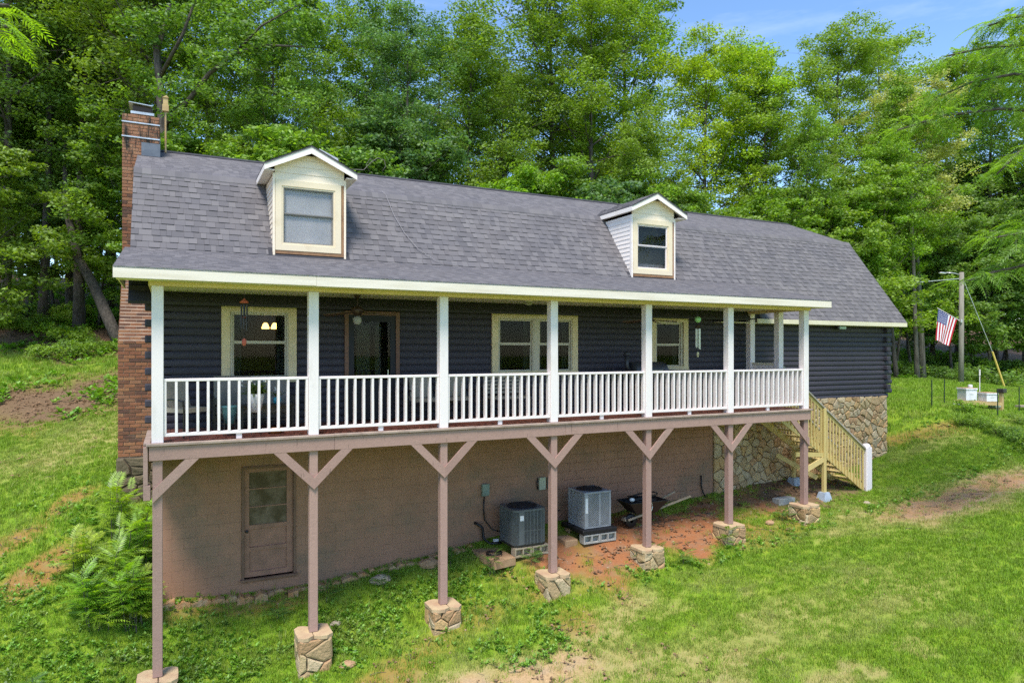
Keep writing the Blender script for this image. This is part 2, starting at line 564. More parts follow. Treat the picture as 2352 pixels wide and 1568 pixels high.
post_green = M('green_steel_post', (0.018, 0.035, 0.022), None, rough=0.6)
bark = M('tree_bark', (0.13, 0.11, 0.09), (0.055, 0.045, 0.037), 5, 0.9, 0.8, 12, stretch=(3, 3, 0.6), lo=0.35, hi=0.65, bdist=0.03)
pale_bark = M('pale_tree_bark', (0.22, 0.20, 0.16), (0.08, 0.07, 0.055), 2.5, 0.9, 0.8, 12, stretch=(3, 3, 0.6), bdist=0.03)
leaf_tree = leaf_mat('tree_leaf', None)
leaf_front = leaf_mat('pinnate_leaf', None, trans=0.55, gloss=0.05, var=0.25)
leaf_weed = leaf_mat('weed_leaf', (0.12, 0.30, 0.02), trans=0.35, gloss=0.04, instancer='dry', yellow=(0.30, 0.42, 0.03))
grass_blade = leaf_mat('grass_blade', (0.17, 0.32, 0.016), trans=0.35, gloss=0.02, instancer='dry', yellow=(0.32, 0.42, 0.015), drycol=(0.52, 0.44, 0.20))
litter_mat = leaf_mat('dead_leaf', (0.20, 0.11, 0.06), trans=0.1, gloss=0.02, yellow=(0.34, 0.23, 0.14))
petal = M('pale_flower', (0.75, 0.70, 0.62), None, rough=0.7)
# ------------------------------------------------------------------ terrain
CP = np.array([
    (0, -.3, -5.85), (2.2, -.3, -5.56), (4.65, -.3, -5.24), (7.1, -.3, -5.04), (9.6, -.3, -4.8), (12, -.3, -4.55), (14.4, -.3, -4.32),
    (0, 2.15, -4.68), (1.2, 2.15, -4.74), (2.5, 2.15, -4.76), (3.5, 2.15, -4.64), (5.3, 2.15, -4.47), (6.4, 2.15, -4.33), (9.5, 2.15, -4.12),
    (12.9, 2.15, -3.94), (15.9, 2.15, -3.64), (20.5, 2.15, -3.28), (7, .9, -4.5), (8.8, .8, -4.37), (10, 1.2, -4.2), (16.1, .8, -4.08), (17.9, .8, -3.98),
    (16.1, 1.9, -3.80), (-1.0, 4.2, -3.1), (-2.4, .7, -5.1), (-2.9, 3.8, -4.1), (-3.6, 7.5, -2.98), (-4.5, 12.4, -1.95), (-5.6, 18.5, -.7), (-7, 27, 1.9),
    (-1, 9, -1.9), (5, 11, -1.4), (15, 11, -1.7), (5, 20, .3), (10, 30, 1.8), (20, 40, 3), (0, 45, 5), (30, 25, 0), (-12, 10, -3.5), (-20, 30, 2.5),
    (36, 12.2, -1.4), (40, 8, -2.0), (34, 7.65, -1.5), (27.5, 3.2, -2.2), (24, 2.7, -1.95), (26, 1.66, -2.3), (22, 8, -2.4), (19, -2.7, -3.5), (17.5, -1.4, -4.02), (11.3, -6.5, -4.95),
    (5.1, -1.9, -5.55), (20, -2.2, -3.7), (25, -3, -3.2), (0, -12, -6.9), (10, -15, -6.3), (30, -15, -5), (-15, -8, -7), (-30, 0, -5), (45, -8, -3.2),
    (60, 10, -1), (60, 40, 3), (38, 22, .2), (50, 25, 1.0), (-35, 40, 4), (0, -40, -8), (60, -40, -5), (20, 8, -2.6)], dtype=float)


def _tps(r2):
    return np.where(r2 > 1e-12, 0.5 * r2 * np.log(np.maximum(r2, 1e-12)), 0)


_n = len(CP)
_A = np.zeros((_n + 3, _n + 3))
_d = CP[:, None, :2] - CP[None, :, :2]
_A[:_n, :_n] = _tps((_d ** 2).sum(-1)) + np.eye(_n) * 0.4
_A[:_n, _n] = 1
_A[:_n, _n + 1:] = CP[:, :2]
_A[_n, :_n] = 1
_A[_n + 1:, :_n] = CP[:, :2].T
_w = np.linalg.solve(_A, np.concatenate([CP[:, 2], [0, 0, 0]]))


def vnoise(x, y, seed=0):
    """smooth value noise in numpy, 0..1"""
    xi, yi = np.floor(x).astype(np.int64), np.floor(y).astype(np.int64)
    xf, yf = x - xi, y - yi

    def h(a, b):
        n = (a * 374761393 + b * 668265263 + seed * 974634777) & 0xFFFFFFFF
        n = ((n ^ (n >> 13)) * 1274126177) & 0xFFFFFFFF
        return ((n ^ (n >> 16)) & 0xFFFF) / 65535.0
    u, v = xf * xf * (3 - 2 * xf), yf * yf * (3 - 2 * yf)
    return (h(xi, yi) * (1 - u) + h(xi + 1, yi) * u) * (1 - v) + (h(xi, yi + 1) * (1 - u) + h(xi + 1, yi + 1) * u) * v


def fbm(x, y, seed=0, o=4):
    s, a, t = 0, 1, 0
    for i in range(o):
        s = s + a * vnoise(x * 2 ** i, y * 2 ** i, seed + i)
        t += a
        a *= 0.5
    return s / t


def ground(x, y):
    x = np.asarray(x, dtype=float)
    y = np.asarray(y, dtype=float)
    xc, yc = np.clip(x, -32, 62), np.clip(y, -38, 45)
    sh = xc.shape
    p = np.stack([xc.ravel(), yc.ravel()], -1)
    d2 = ((p[:, None, :] - CP[None, :, :2]) ** 2).sum(-1)
    z = _tps(d2) @ _w[:_n] + _w[_n] + p @ _w[_n + 1:]
    z = z.reshape(sh)
    z = z + (fbm(x * 0.9, y * 0.9, 5, 3) - 0.5) * 0.10
    return z


def gz(x, y):
    return float(ground(np.array([x]), np.array([y]))[0])


def blob(x, y, cx, cy, rx, ry, ang=0, soft=0.5, seed=1, ns=1.2, namp=0.7):
    c, s_ = math.cos(ang), math.sin(ang)
    dx, dy = x - cx, y - cy
    u, v = (dx * c + dy * s_) / rx, (-dx * s_ + dy * c) / ry
    r = np.sqrt(u * u + v * v) + (fbm(x * ns, y * ns, seed) - 0.5) * namp * 2
    return np.clip((1 + soft / 2 - r) / soft, 0, 1)


def masks(x, y):
    """clay, straw, litter, lush: 0..1 each"""
    clay = np.zeros_like(x)
    for (cx, cy, rx, ry, a, st) in ((10.6, 1.0, 3.9, 1.15, 0.05, 1.0), (15.3, 1.6, 2.6, .8, .1, .8), (-2.1, 3.1, .85, .4, .5, .8), (-2.9, 4.4, .6, .3, .3, .7), (-1.9, 5.0, .6, .3, .2, .7), (3.3, -.9, 1.5, .5, .35, .6), (5.4, -.1, .8, .35, .2, .45),
                                     (7.0, -.9, .5, .4, 0, .5), (-3.5, 13.0, 4.5, 2.6, .1, .45), (-1.5, 15, 3, 2, 0, .3), (18.6, -1.2, 2.4, .7, -.1, .38), (20.6, -1.4, 1.5, .5, 0, .45), (21.6, 2.2, 2.2, .5, -.5, .6), (1.0, 1.9, 1.6, .25, 0, .6), (13.3, .0, 1.6, .6, .2, .5)):
        clay = np.maximum(clay, st * blob(x, y, cx, cy, rx, ry, a, 0.7, 3))
    straw = np.zeros_like(x)
    for (cx, cy, rx, ry, a, st) in ((18.3, -1.35, 3.1, 1.1, -.12, 1.0), (20.8, -1.6, 1.8, .6, .1, .9), (4.6, -2.2, 2.7, .8, -.05, 1.0), (3.0, -1.9, 1.9, .6, 0, .9), (9.0, -3.0, 2.4, 1.0, .1, .4), (12.5, -3.4, 1.8, .8, 0, .35),
                                     (22, 1.2, 1.6, .4, -.4, .35), (-1, 8.5, 3, 2, 0, .5), (7.6, -1.3, 1.2, .5, .3, .6), (26.5, 1.0, 1.5, .6, 0, .4)):
        straw = np.maximum(straw, st * blob(x, y, cx, cy, rx, ry, a, 0.9, 9))
    spots = np.clip((fbm(x * 1.6, y * 2.2, 21, 4) - 0.545) / 0.08, 0, 1) * 0.6
    zone = np.clip((x - 3) / 3, 0, 1) * np.clip((-y - .6) / 1.5, 0, 1) * np.clip((14 - x) / 4, 0, 1)
    straw = np.maximum(straw, spots * zone)
    edge_y = np.where(x < 0, 19 + 1.2 * np.sin(x * .7), np.where(x > 20, 11.5 + 2.0 * np.sin(x * .35), 9.5)) + np.clip(x - 36, 0, 30) * -0.35
    litter = np.clip((y - edge_y + (fbm(x * .8, y * .8, 33) - .5) * 3) / 1.5, 0, 1)
    litter = np.maximum(litter, 0.95 * blob(x, y, -3.2, 13.8, 5.0, 3.0, .1, .8, 43, .6))
    litter = np.maximum(litter, 0.9 * blob(x, y, 15.6, 1.4, 2.2, .9, 0, .6, 41))
    litter = np.maximum(litter, np.clip((-14 - x) / 4, 0, 1))
    return clay, straw, litter


def axis_pts(a, b, step, far_lo, far_hi):
    mid = list(np.arange(a, b, step))
    lo, hi, s = [], [], step
    p = a
    while p > far_lo:
        s *= 1.13
        p -= s
        lo.append(p)
    s, p = step, mid[-1]
    while p < far_hi:
        s *= 1.10
        p += s
        hi.append(p)
    return np.array(lo[::-1] + mid + hi)


gx = axis_pts(-7, 24, 0.13, -700, 700)
gy = axis_pts(-7.5, 6, 0.11, -700, 700)
GX, GY = np.meshgrid(gx, gy, indexing='ij')
GZ = ground(GX, GY)
GZ = GZ + (fbm(GX * 4, GY * 4, 51, 3) - .5) * 0.035
nx, ny = GX.shape
ii = np.arange(nx * ny).reshape(nx, ny)
GF = np.stack([ii[:-1, :-1], ii[1:, :-1], ii[1:, 1:], ii[:-1, 1:]], -1).reshape(-1, 4)
mk = masks(GX, GY)


def ground_mat():
    m, nt, out = new_mat('ground_soil_and_turf')
    p = N(nt, 'ShaderNodeBsdfPrincipled', Roughness=0.95)
    p.inputs['Specular IOR Level'].default_value = 0.1
    at = N(nt, 'ShaderNodeAttribute')
    at.attribute_name = 'mask'
    sp = N(nt, 'ShaderNodeSeparateColor')
    nt.links.new(at.outputs['Color'], sp.inputs['Color'])
    pos = pos_of(nt)
    fine = noise_of(nt, pos, 26, 6, 0.7)
    mid = noise_of(nt, pos, 3.2, 5, 0.6)
    turf = mixc(nt, ramp(nt, mid, .35, .7), (0.13, 0.26, 0.012), (0.24, 0.33, 0.025))
    turf = mixc(nt, ramp(nt, fine, .45, .75, 0, .7), turf, (0.24, 0.23, 0.07))
    clay = mixc(nt, ramp(nt, fine, .35, .7), (0.36, 0.145, 0.06), (0.22, 0.095, 0.045))
    clay = mixc(nt, ramp(nt, mid, .48, .7, 0, .7), clay, (0.24, 0.155, 0.095))
    straw = mixc(nt, ramp(nt, fine, .35, .7), (0.50, 0.34, 0.18), (0.30, 0.20, 0.10))
    straw = mixc(nt, ramp(nt, mid, .45, .7, 0, .5), straw, (0.30, 0.25, 0.19))
    lit = mixc(nt, ramp(nt, fine, .35, .65), (0.10, 0.06, 0.032), (0.22, 0.14, 0.09))
    c = mixc(nt, sp.outputs[1], turf, straw)
    c = mixc(nt, sp.outputs[0], c, clay)
    c = mixc(nt, sp.outputs[2], c, lit)
    nt.links.new(c, p.inputs['Base Color'])
    b = N(nt, 'ShaderNodeBump', Strength=0.8, Distance=0.03)
    nt.links.new(noise_of(nt, pos, 18, 7, 0.7), b.inputs['Height'])
    nt.links.new(b.outputs['Normal'], p.inputs['Normal'])
    nt.links.new(p.outputs['BSDF'], out.inputs['Surface'])
    return m


gm = npmesh('ground', np.stack([GX, GY, GZ], -1), GF, ground_mat(), True)
ca = gm.color_attributes.new('mask', 'FLOAT_COLOR', 'POINT')
ca.data.foreach_set('color', np.stack([mk[0], mk[1], mk[2], np.ones_like(GX)], -1).astype(np.float32).ravel())
g_o = link('ground', gm)
g_o['kind'] = 'structure'

# ------------------------------------------------------------------ the house
Y0, YW, YB = 0.0, 2.15, 10.95                # porch front, front wall, back wall
XL, XR = -0.2, 20.66
DECK = -1.45
POSTX = [-0.20 + 2.42 * i for i in range(6)] + [14.45]
house = empty('log_house', (0, YW, -4.6), 'long dark log house with grey gambrel roof, two dormers and raised white-railed porch', 'house')


def part(name, mb, m, parent=house, smooth=False):
    return mb.build(name, m, parent, None, smooth)


# --- walls: backing, then logs one by one
bk = MB()
for (a, b, z0, z1) in ((XL, 0.95, -1.45, 1.1), (2.17, 3.3, -1.45, 1.1), (4.33, 6.7, -1.45, 1.1), (8.84, 11.3, -1.45, 1.1), (12.3, XR, -1.45, 1.1),
                       (.95, 2.17, .87, 1.1), (.95, 2.17, -1.45, -.52), (3.3, 4.33, .8, 1.1), (6.7, 8.84, .87, 1.1), (6.7, 8.84, -1.45, -.45), (11.3, 12.3, .87, 1.1), (11.3, 12.3, -1.45, -.38)):
    bk.box(a, YW, z0, b, YW + .2, z1)
gable = [(YW, -1.45), (YB, -1.45), (YB, .85), (9.3, 3.7), (6.55, 4.8), (3.9, 3.75), (YW, 1.2)]
bk.prism(gable, 0, XL, XL + .2)
bk.prism(gable, 0, XR - .2, XR)
bk.box(XL, YB - .2, -1.45, XR, YB, 1.1)
bk.box(XL + .2, YW + .2, -1.6, XR - .2, YB - .2, -1.46)
wall_o = part('log_wall', bk, log_paint)

PITCH = 0.149


def log_mesh(x0, x1, z, y=YW, r=0.036, cap=True):
    mb = MB()
    h = PITCH / 2 - 0.004
    prof = []
    for k in range(7):
        t = -PI / 2 + PI * k / 6
        prof.append((y - r * math.cos(t) ** 0.8 if abs(math.cos(t)) > 1e-6 else y, z + h * math.sin(t)))
    prof += [(y + .06, z + h), (y + .06, z - h)]
    mb.prism(prof[::-1], 0, x0, x1)
    return mb


openings = [(.86, 2.26, -.62, .95), (3.23, 4.41, -1.5, .87), (6.61, 8.93, -.56, .95), (11.17, 12.41, -.48, .95)]
k = 0
z = -1.33 - PITCH / 2
while z < 1.1:
    cuts = [(a, b) for (a, b, lo, hi) in openings if lo < z < hi]
    ext = .25 if k % 2 else .06
    xs = XL - (.24 if k % 2 else 0.0)
    x = xs
    for (a, b) in cuts + [(None, None)]:
        e = a if a is not None else XR + ext
        seg = [x, e]
        if a is None and x < 13:                      # long runs are butted from two or three logs
            j = 13.2 + rng.uniform(-1.4, 1.8)
            seg = [x, j, e]
        elif e - x > 3:
            seg = [x, x + (e - x) * rng.uniform(.35, .65), e]
        for s0, s1 in zip(seg[:-1], seg[1:]):
            part('log', log_mesh(s0 + .0015, s1 - .0015, z), log_paint, wall_o)
        x = b
    if k % 2 == 0 and z > -1.4:                           # ends of the side-wall logs between them
        part('log_end', MB().bbox(XR - .16, YW - .16, z - .068, XR + .03, YW + .1, z + .068, .02), log_paint, wall_o)
    if k % 2:
        part('log_end', MB().bbox(XL - .245, YW - .055, z - .070, XL - .02, YW + .09, z + .070, .022), log_paint, wall_o)
    z += PITCH
    k += 1

# --- basement wall of painted blocks, and the stone-faced part
DOORX = (1.23, 2.25)
bs = MB()
for (a, b, z0, z1) in ((XL, DOORX[0], -6.2, -1.5), (DOORX[1], 13.33, -6.2, -1.5), (DOORX[0], DOORX[1], -6.2, -4.46), (DOORX[0], DOORX[1], -2.26, -1.5)):
    bs.box(a, YW, z0, b, YW + .18, z1)
bs.box(XL, YW + .18, -6.2, XL + .2, YB, -1.5)
bs.box(XL, YB - .2, -6.2, XR, YB, -1.5)
base_o = part('basement_wall', bs, mortar_paint)
blk_cache = {}


def block_me(w, h):
    key = (round(w, 2), round(h, 2))
    if key not in blk_cache:
        mb = MB().bbox(-w / 2, -.0015, -h / 2, w / 2, .02, h / 2, .0015)
        blk_cache[key] = mb.mesh('block', block_paint)
    return blk_cache[key]


blocks = []
r = 0
z = -1.6
while z > -5.0:
    x = XL - (.2 if r % 2 else 0)
    while x < 13.33:
        a, b = max(x, XL), min(x + .406, 13.33)
        segs = [(a, b)]
        if -4.46 < z < -2.26 and b > DOORX[0] and a < DOORX[1]:
            segs = [(a, min(b, DOORX[0])), (max(a, DOORX[1]), b)]
        for (p, q) in segs:
            if q - p > .05:
                blocks.append((p, q, z))
        x += .406
    z -= .203
    r += 1
vis = [b for b in blocks if b[2] > gz(b[0], YW) - .05]
vis.sort(key=lambda b: b[0] + abs(b[2] + 3) * .1)
rest = MB()
for i, (p, q, zz) in enumerate(vis):
    w, h = q - p - .003, .203 - .003
    if i < 300:
        o = link('block', block_me(w, h), base_o, ((p + q) / 2, YW - .0012 - rng.random() * .0015, zz))
    else:
        rest.bbox((p + q) / 2 - w / 2, YW - .008, zz - h / 2, (p + q) / 2 + w / 2, YW + .018, zz + h / 2, .005)
if rest.f:
    o = part('block_courses', rest, block_paint, base_o)
    o['kind'] = 'stuff'


def voronoi(w, h, n, seed, stretch=1.0, relax=1):
    """cells of a jittered point set in a w x h rectangle"""
    rr = random.Random(seed)
    cols = max(1, round(math.sqrt(n * w / h / stretch)))
    rows = max(1, round(n / cols))
    pts = []
    pitch = math.sqrt(w * h / n)
    tries = 0
    while len(pts) < n * 1.25 and tries < n * 40:      # darts with unequal clearances: big and small stones mixed
        tries += 1
        px, py, r_ = rr.uniform(0, w), rr.uniform(0, h), pitch * rr.choice((.38, .5, .7, .85))
        if all((px - a) ** 2 + ((py - b) * 1.15) ** 2 > (max(r_, c) * .5 + min(r_, c) * .5) ** 2 for (a, b, c) in pts):
            pts.append((px, py, r_))
    pts = [(a, b) for (a, b, c) in pts]
    cells = []
    R = 3.2 * max(w / cols, h / rows)
    for (px, py) in pts:
        poly = [(0, 0), (w, 0), (w, h), (0, h)]
        for (qx, qy) in pts:
            dx, dy = qx - px, qy - py
            if (dx == 0 and dy == 0) or abs(dx) > R or abs(dy) > R:
                continue
            mx, my = (px + qx) / 2, (py + qy) / 2
            out = []
            for a, b in zip(poly, poly[1:] + poly[:1]):
                da = (a[0] - mx) * dx + (a[1] - my) * dy
                db = (b[0] - mx) * dx + (b[1] - my) * dy
                if da <= 0:
                    out.append(a)
                if (da < 0 < db) or (db < 0 < da):
                    t = da / (da - db)
                    out.append((a[0] + (b[0] - a[0]) * t, a[1] + (b[1] - a[1]) * t))
            poly = out
            if len(poly) < 3:
                break
        if len(poly) >= 3:
            cells.append(poly)
    return cells


def stone_piece(poly, gap, proud, rr, place):
    """one stone: polygon shrunk by gap, raised with a rough rounded face; place maps (u,v,d) to world"""
    cx = sum(p[0] for p in poly) / len(poly)
    cy = sum(p[1] for p in poly) / len(poly)
    R = sum(math.hypot(p[0] - cx, p[1] - cy) for p in poly) / len(poly)
    if R < gap * 1.6:
        return None
    k1 = max(.3, 1 - gap / R)
    # subdivide long edges so the outline is not ruler-straight
    pp = []
    for a, b in zip(poly, poly[1:] + poly[:1]):
        pp.append(a)
        L = math.hypot(a[0] - b[0], a[1] - b[1])
        if L > .09:
            nx_, ny_ = (b[1] - a[1]) / L, -(b[0] - a[0]) / L
            o = rr.uniform(-.012, .004)
            pp.append(((a[0] + b[0]) / 2 + nx_ * o, (a[1] + b[1]) / 2 + ny_ * o))
    n = len(pp)
    vs = []
    tl_ = min(.25, proud * .55 / R)
    tilt = (rr.uniform(-tl_, tl_), rr.uniform(-tl_, tl_))
    for (kk, d) in ((k1, -.02), (k1, proud * .55), (k1 * .80, proud)):
        for (x, y) in pp:
            jx = (x - cx) * kk
            jy = (y - cy) * kk
            dd = d if d < 0 else d + (tilt[0] * jx + tilt[1] * jy) * (1 if d > proud * .9 else .6) + rr.uniform(-.15, .15) * proud
            vs.append(place(cx + jx, cy + jy, dd))
    vs.append(place(cx, cy, proud * rr.uniform(.9, 1.25)))
    fs = []
    for q in range(2):
        for i in range(n):
            fs.append((q * n + i, q * n + (i + 1) % n, (q + 1) * n + (i + 1) % n, (q + 1) * n + i))
    for i in range(n):
        fs.append((2 * n + i, 2 * n + (i + 1) % n, 3 * n))
    mb = MB()
    mb.add(vs, fs)
    return mb


sw = MB().box(13.33, YW - .01, -6.2, XR - .03, YW + .18, -1.41)
sw.box(XR - .2, YW + .18, -6.2, XR - .03, YB, -1.5)
stone_o = part('stone_wall', sw, stone_mortar)
rr = random.Random(5)
n_st = 0
st_rest = MB()
for poly in sorted(voronoi(XR - 13.33, 3.1, 370, 8, 1.1), key=lambda P: -abs(sum(a[0] * b[1] - b[0] * a[1] for a, b in zip(P, P[1:] + P[:1])))):
    cz = sum(p[1] for p in poly) / len(poly) - 4.5
    cx = sum(p[0] for p in poly) / len(poly) + 13.33
    if cz < gz(cx, YW) - .15:
        continue
    mb = stone_piece(poly, .010, .045, rr, lambda u, v, d: (13.33 + u, YW - .012 - d, -4.5 + v))
    if mb:
        n_st += 1
        if n_st <= 170:
            part('stone', mb, stone_mat, stone_o)
        else:
            st_rest.add(mb.v, mb.f)
part('small_stones', st_rest, stone_mat, stone_o)['kind'] = 'stuff'

# --- basement door
dr = MB()
dr.box(1.23, YW - .03, -4.46, 1.275, YW + .06, -2.26).box(2.205, YW - .03, -4.46, 2.25, YW + .06, -2.26).box(1.275, YW - .03, -2.305, 2.205, YW + .06, -2.26).box(1.20, YW - .07, -4.50, 2.28, YW + .06, -4.46)
door_o = part('basement_door', dr, brown_trim)
lf = MB()
y_ = YW + .02
for (a, b, c, d) in ((1.28, 1.37, -4.44, -2.31), (2.08, 2.20, -4.44, -2.31), (1.37, 2.08, -2.38, -2.31), (1.37, 2.08, -3.50, -3.42), (1.37, 2.08, -3.93, -3.86), (1.37, 2.08, -4.44, -4.34)):
    lf.box(a, y_, c, b, y_ + .045, d)
lf.box(1.37, y_ + .032, -3.86, 2.08, y_ + .044, -3.50).box(1.37, y_ + .032, -4.34, 2.08, y_ + .04, -3.93)
part('door_leaf', lf, door_paint, door_o)
for (a, b) in ((-2.70, -2.38), (-3.055, -2.72), (-3.42, -3.075)):
    part('door_pane', MB().box(1.37, y_ + .02, a, 2.08, y_ + .03, b), dirty_glass, door_o)
for zz in (-2.71, -3.065):
    part('glazing_bar', MB().box(1.37, y_ + .004, zz - .01, 2.08, y_ + .036, zz + .01), door_paint, door_o)
part('door_knob', MB().ball((1.325, y_ - .03, -3.53), .032, 10, 6), black_metal, door_o, True)


# --- porch windows
def sash_window(x0, x1, z0, z1, y, parent, m, meet=None, w=.035, gl=glass, frame_name='sash'):
    """frame with two sashes and panes; returns nothing"""
    mid = meet if meet is not None else (z0 + z1) / 2
    for (a, b, dy) in ((mid, z1, .0), (z0, mid, .02)):
        f = MB()
        f.box(x0, y + dy, a, x0 + w, y + dy + .03, b).box(x1 - w, y + dy, a, x1, y + dy + .03, b)
        f.box(x0 + w, y + dy, a, x1 - w, y + dy + .03, a + w * .8).box(x0 + w, y + dy, b - w * .8, x1 - w, y + dy + .03, b)
        part(frame_name, f, m, parent)
        part('pane', MB().box(x0 + w, y + dy + .012, a + w * .8, x1 - w, y + dy + .018, b - w * .8), gl, parent)


def trim(x0, x1, z0, z1, w, y0, y1, sill=True):
    t = MB()
    t.box(x0, y0, z0, x0 + w, y1, z1 - w).box(x1 - w, y0, z0, x1, y1, z1 - w).box(x0, y0, z1 - w, x1, y1, z1)
    if sill:
        t.box(x0, y0 - .02, z0 - .10, x1, y1, z0)
    return t


yt = YW - .07
for (x0, x1, lo, hi, splits) in ((.86, 2.26, -.5, .95, [(1.02, 2.11)]), (6.61, 8.93, -.45, .95, [(6.77, 7.71), (7.83, 8.78)]), (11.17, 12.41, -.38, .95, [(11.33, 12.22)])):
    w_o = part('window_frame', trim(x0, x1, lo, hi, .155, yt, YW + .02), trim_yellow)
    inn = MB()
    for (a, b) in splits:
        inn.box(a, yt + .02, lo, a + .035, YW + .08, hi - .155).box(b - .035, yt + .02, lo, b, YW + .08, hi - .155).box(a + .035, yt + .02, hi - .19, b - .035, YW + .08, hi - .155)
    if len(splits) > 1:
        inn.box(splits[0][1], yt + .01, lo, splits[1][0], YW + .08, hi - .155)
    part('window_lining', inn, almond, w_o)
    for (a, b) in splits:
        sash_window(a + .036, b - .036, lo + .002, hi - .192, yt + .06, w_o, almond, .19)
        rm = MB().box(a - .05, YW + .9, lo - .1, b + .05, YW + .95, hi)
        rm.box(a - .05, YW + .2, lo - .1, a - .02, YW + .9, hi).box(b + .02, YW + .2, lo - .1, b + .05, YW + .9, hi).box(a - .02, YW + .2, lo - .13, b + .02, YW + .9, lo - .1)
        part('dark_room_backing', rm, room_dark, w_o)
        cu = MB()
        for (c0, c1) in ((a + .04, a + .04 + (b - a) * .16), (b - .04 - (b - a) * .16, b - .04)):
            n = 10
            vs = []
            for i in range(n + 1):
                t = i / n
                yy = YW + .14 + .02 * math.sin(t * 16)
                vs += [(c0 + (c1 - c0) * t, yy, lo), (c0 + (c1 - c0) * t, yy, hi - .15)]
            cu.add(vs, [(2 * i, 2 * i + 2, 2 * i + 3, 2 * i + 1) for i in range(n)])
        part('curtain', cu, curtain_mat, w_o)
# the lit lamp behind the left window
lamp = empty('ceiling_lamp', (1.82, YW + .5, .95), 'lit ceiling lamp with two warm glowing shades seen through the porch window', 'lamp')
part('lamp_stem', MB().tube([(1.82, YW + .5, .95), (1.82, YW + .5, .60)], .015, 6).tube([(1.72, YW + .5, .60), (1.92, YW + .5, .60)], .012, 6), bronze, lamp)
for sx in (-1, 1):
    part('lamp_shade', MB().lathe(1.82 + sx * .09, YW + .5, [(.025, .60), (.05, .57), (.075, .50), (.072, .475)], 12), lamp_glow, lamp, True)

# --- porch door
dd = MB().box(3.23, yt, DECK, 3.31, YW + .02, .86).box(4.33, yt, DECK, 4.41, YW + .02, .86).box(3.31, yt, .78, 4.33, YW + .02, .86)
pd = part('porch_door', dd, brown_trim)
sd = MB()
for (a, b, c, d) in ((3.31, 3.43, DECK + .02, .78), (4.21, 4.33, DECK + .02, .78), (3.43, 4.21, .64, .78), (3.43, 4.21, -.72, -.60), (3.43, 4.21, DECK + .02, -1.25), (3.43, 4.21, -1.25, -.72)):
    sd.box(a, yt + .03, c, b, yt + .06, d)
part('screen_door', sd, M('black_screen_door', (0.014, 0.014, 0.02), None, rough=.5), pd)
part('door_glass', MB().box(3.43, yt + .04, -.60, 4.21, yt + .046, .64), glass, pd)
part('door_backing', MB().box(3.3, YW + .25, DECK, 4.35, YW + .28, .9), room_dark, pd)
part('door_curtain', MB().box(3.50, YW + .05, -.58, 3.78, YW + .06, .6).box(3.9, YW + .05, -.58, 4.02, YW + .06, .6), curtain_mat, pd)
part('door_handle', MB().tube([(4.15, yt + .0, -.55), (4.15, yt + .0, -.38)], .012, 6), silver, pd)

# --- deck
fl = MB().box(-.30, .08, DECK - .26, 14.5, .12, DECK - .045).box(-.30, 1.0, DECK - .26, 14.5, 1.04, DECK - .045)
for i in range(26):
    x = -.2 + i * .58
    fl.box(x, .12, DECK - .24, x + .04, YW, DECK - .045)
deck_o = part('deck_frame', fl, mauve_wood)
x = -.30
bw = .138
bm_cache = MB().bbox(0, 0, -.035, bw, YW - .06, 0, .003).mesh('deck_board', deck_mat)
while x < 14.55 - bw:
    link('deck_board', bm_cache, deck_o, (x, .05, DECK + rng.uniform(-.002, .001)))
    x += bw + .004
for (a, b, dz) in ((-.36, 2.57, 0), (2.573, 5.27, .003), (5.273, 8.4, -.002), (8.403, 11.1, .002), (11.103, 14.60, 0)):
    part('deck_edge_board', MB().bbox(a, -.075, DECK - .04 + dz, b, .045, DECK + .004 + dz, .006), deck_edge, deck_o)
for (a, b, dz) in ((-.32, 2.57, 0), (2.573, 7.3, -.003), (7.303, 11.9, .002), (11.903, 14.56, 0)):
    part('rim_board', MB().bbox(a, -.04, DECK - .27 + dz, b, .0, DECK - .045, .004), mauve_wood, deck_o)
part('side_beam', MB().bbox(-.40, -.03, -2.10, -.335, 2.1, -1.50, .005), mauve_wood, deck_o)
part('side_beam_block', MB().bbox(-.40, -.03, -2.34, -.30, .14, -2.103, .005), mauve_wood, deck_o)
part('deck_edge_board', MB().bbox(-.40, .045, DECK - .04, -.303, 2.1, DECK + .004, .005), deck_edge, deck_o)

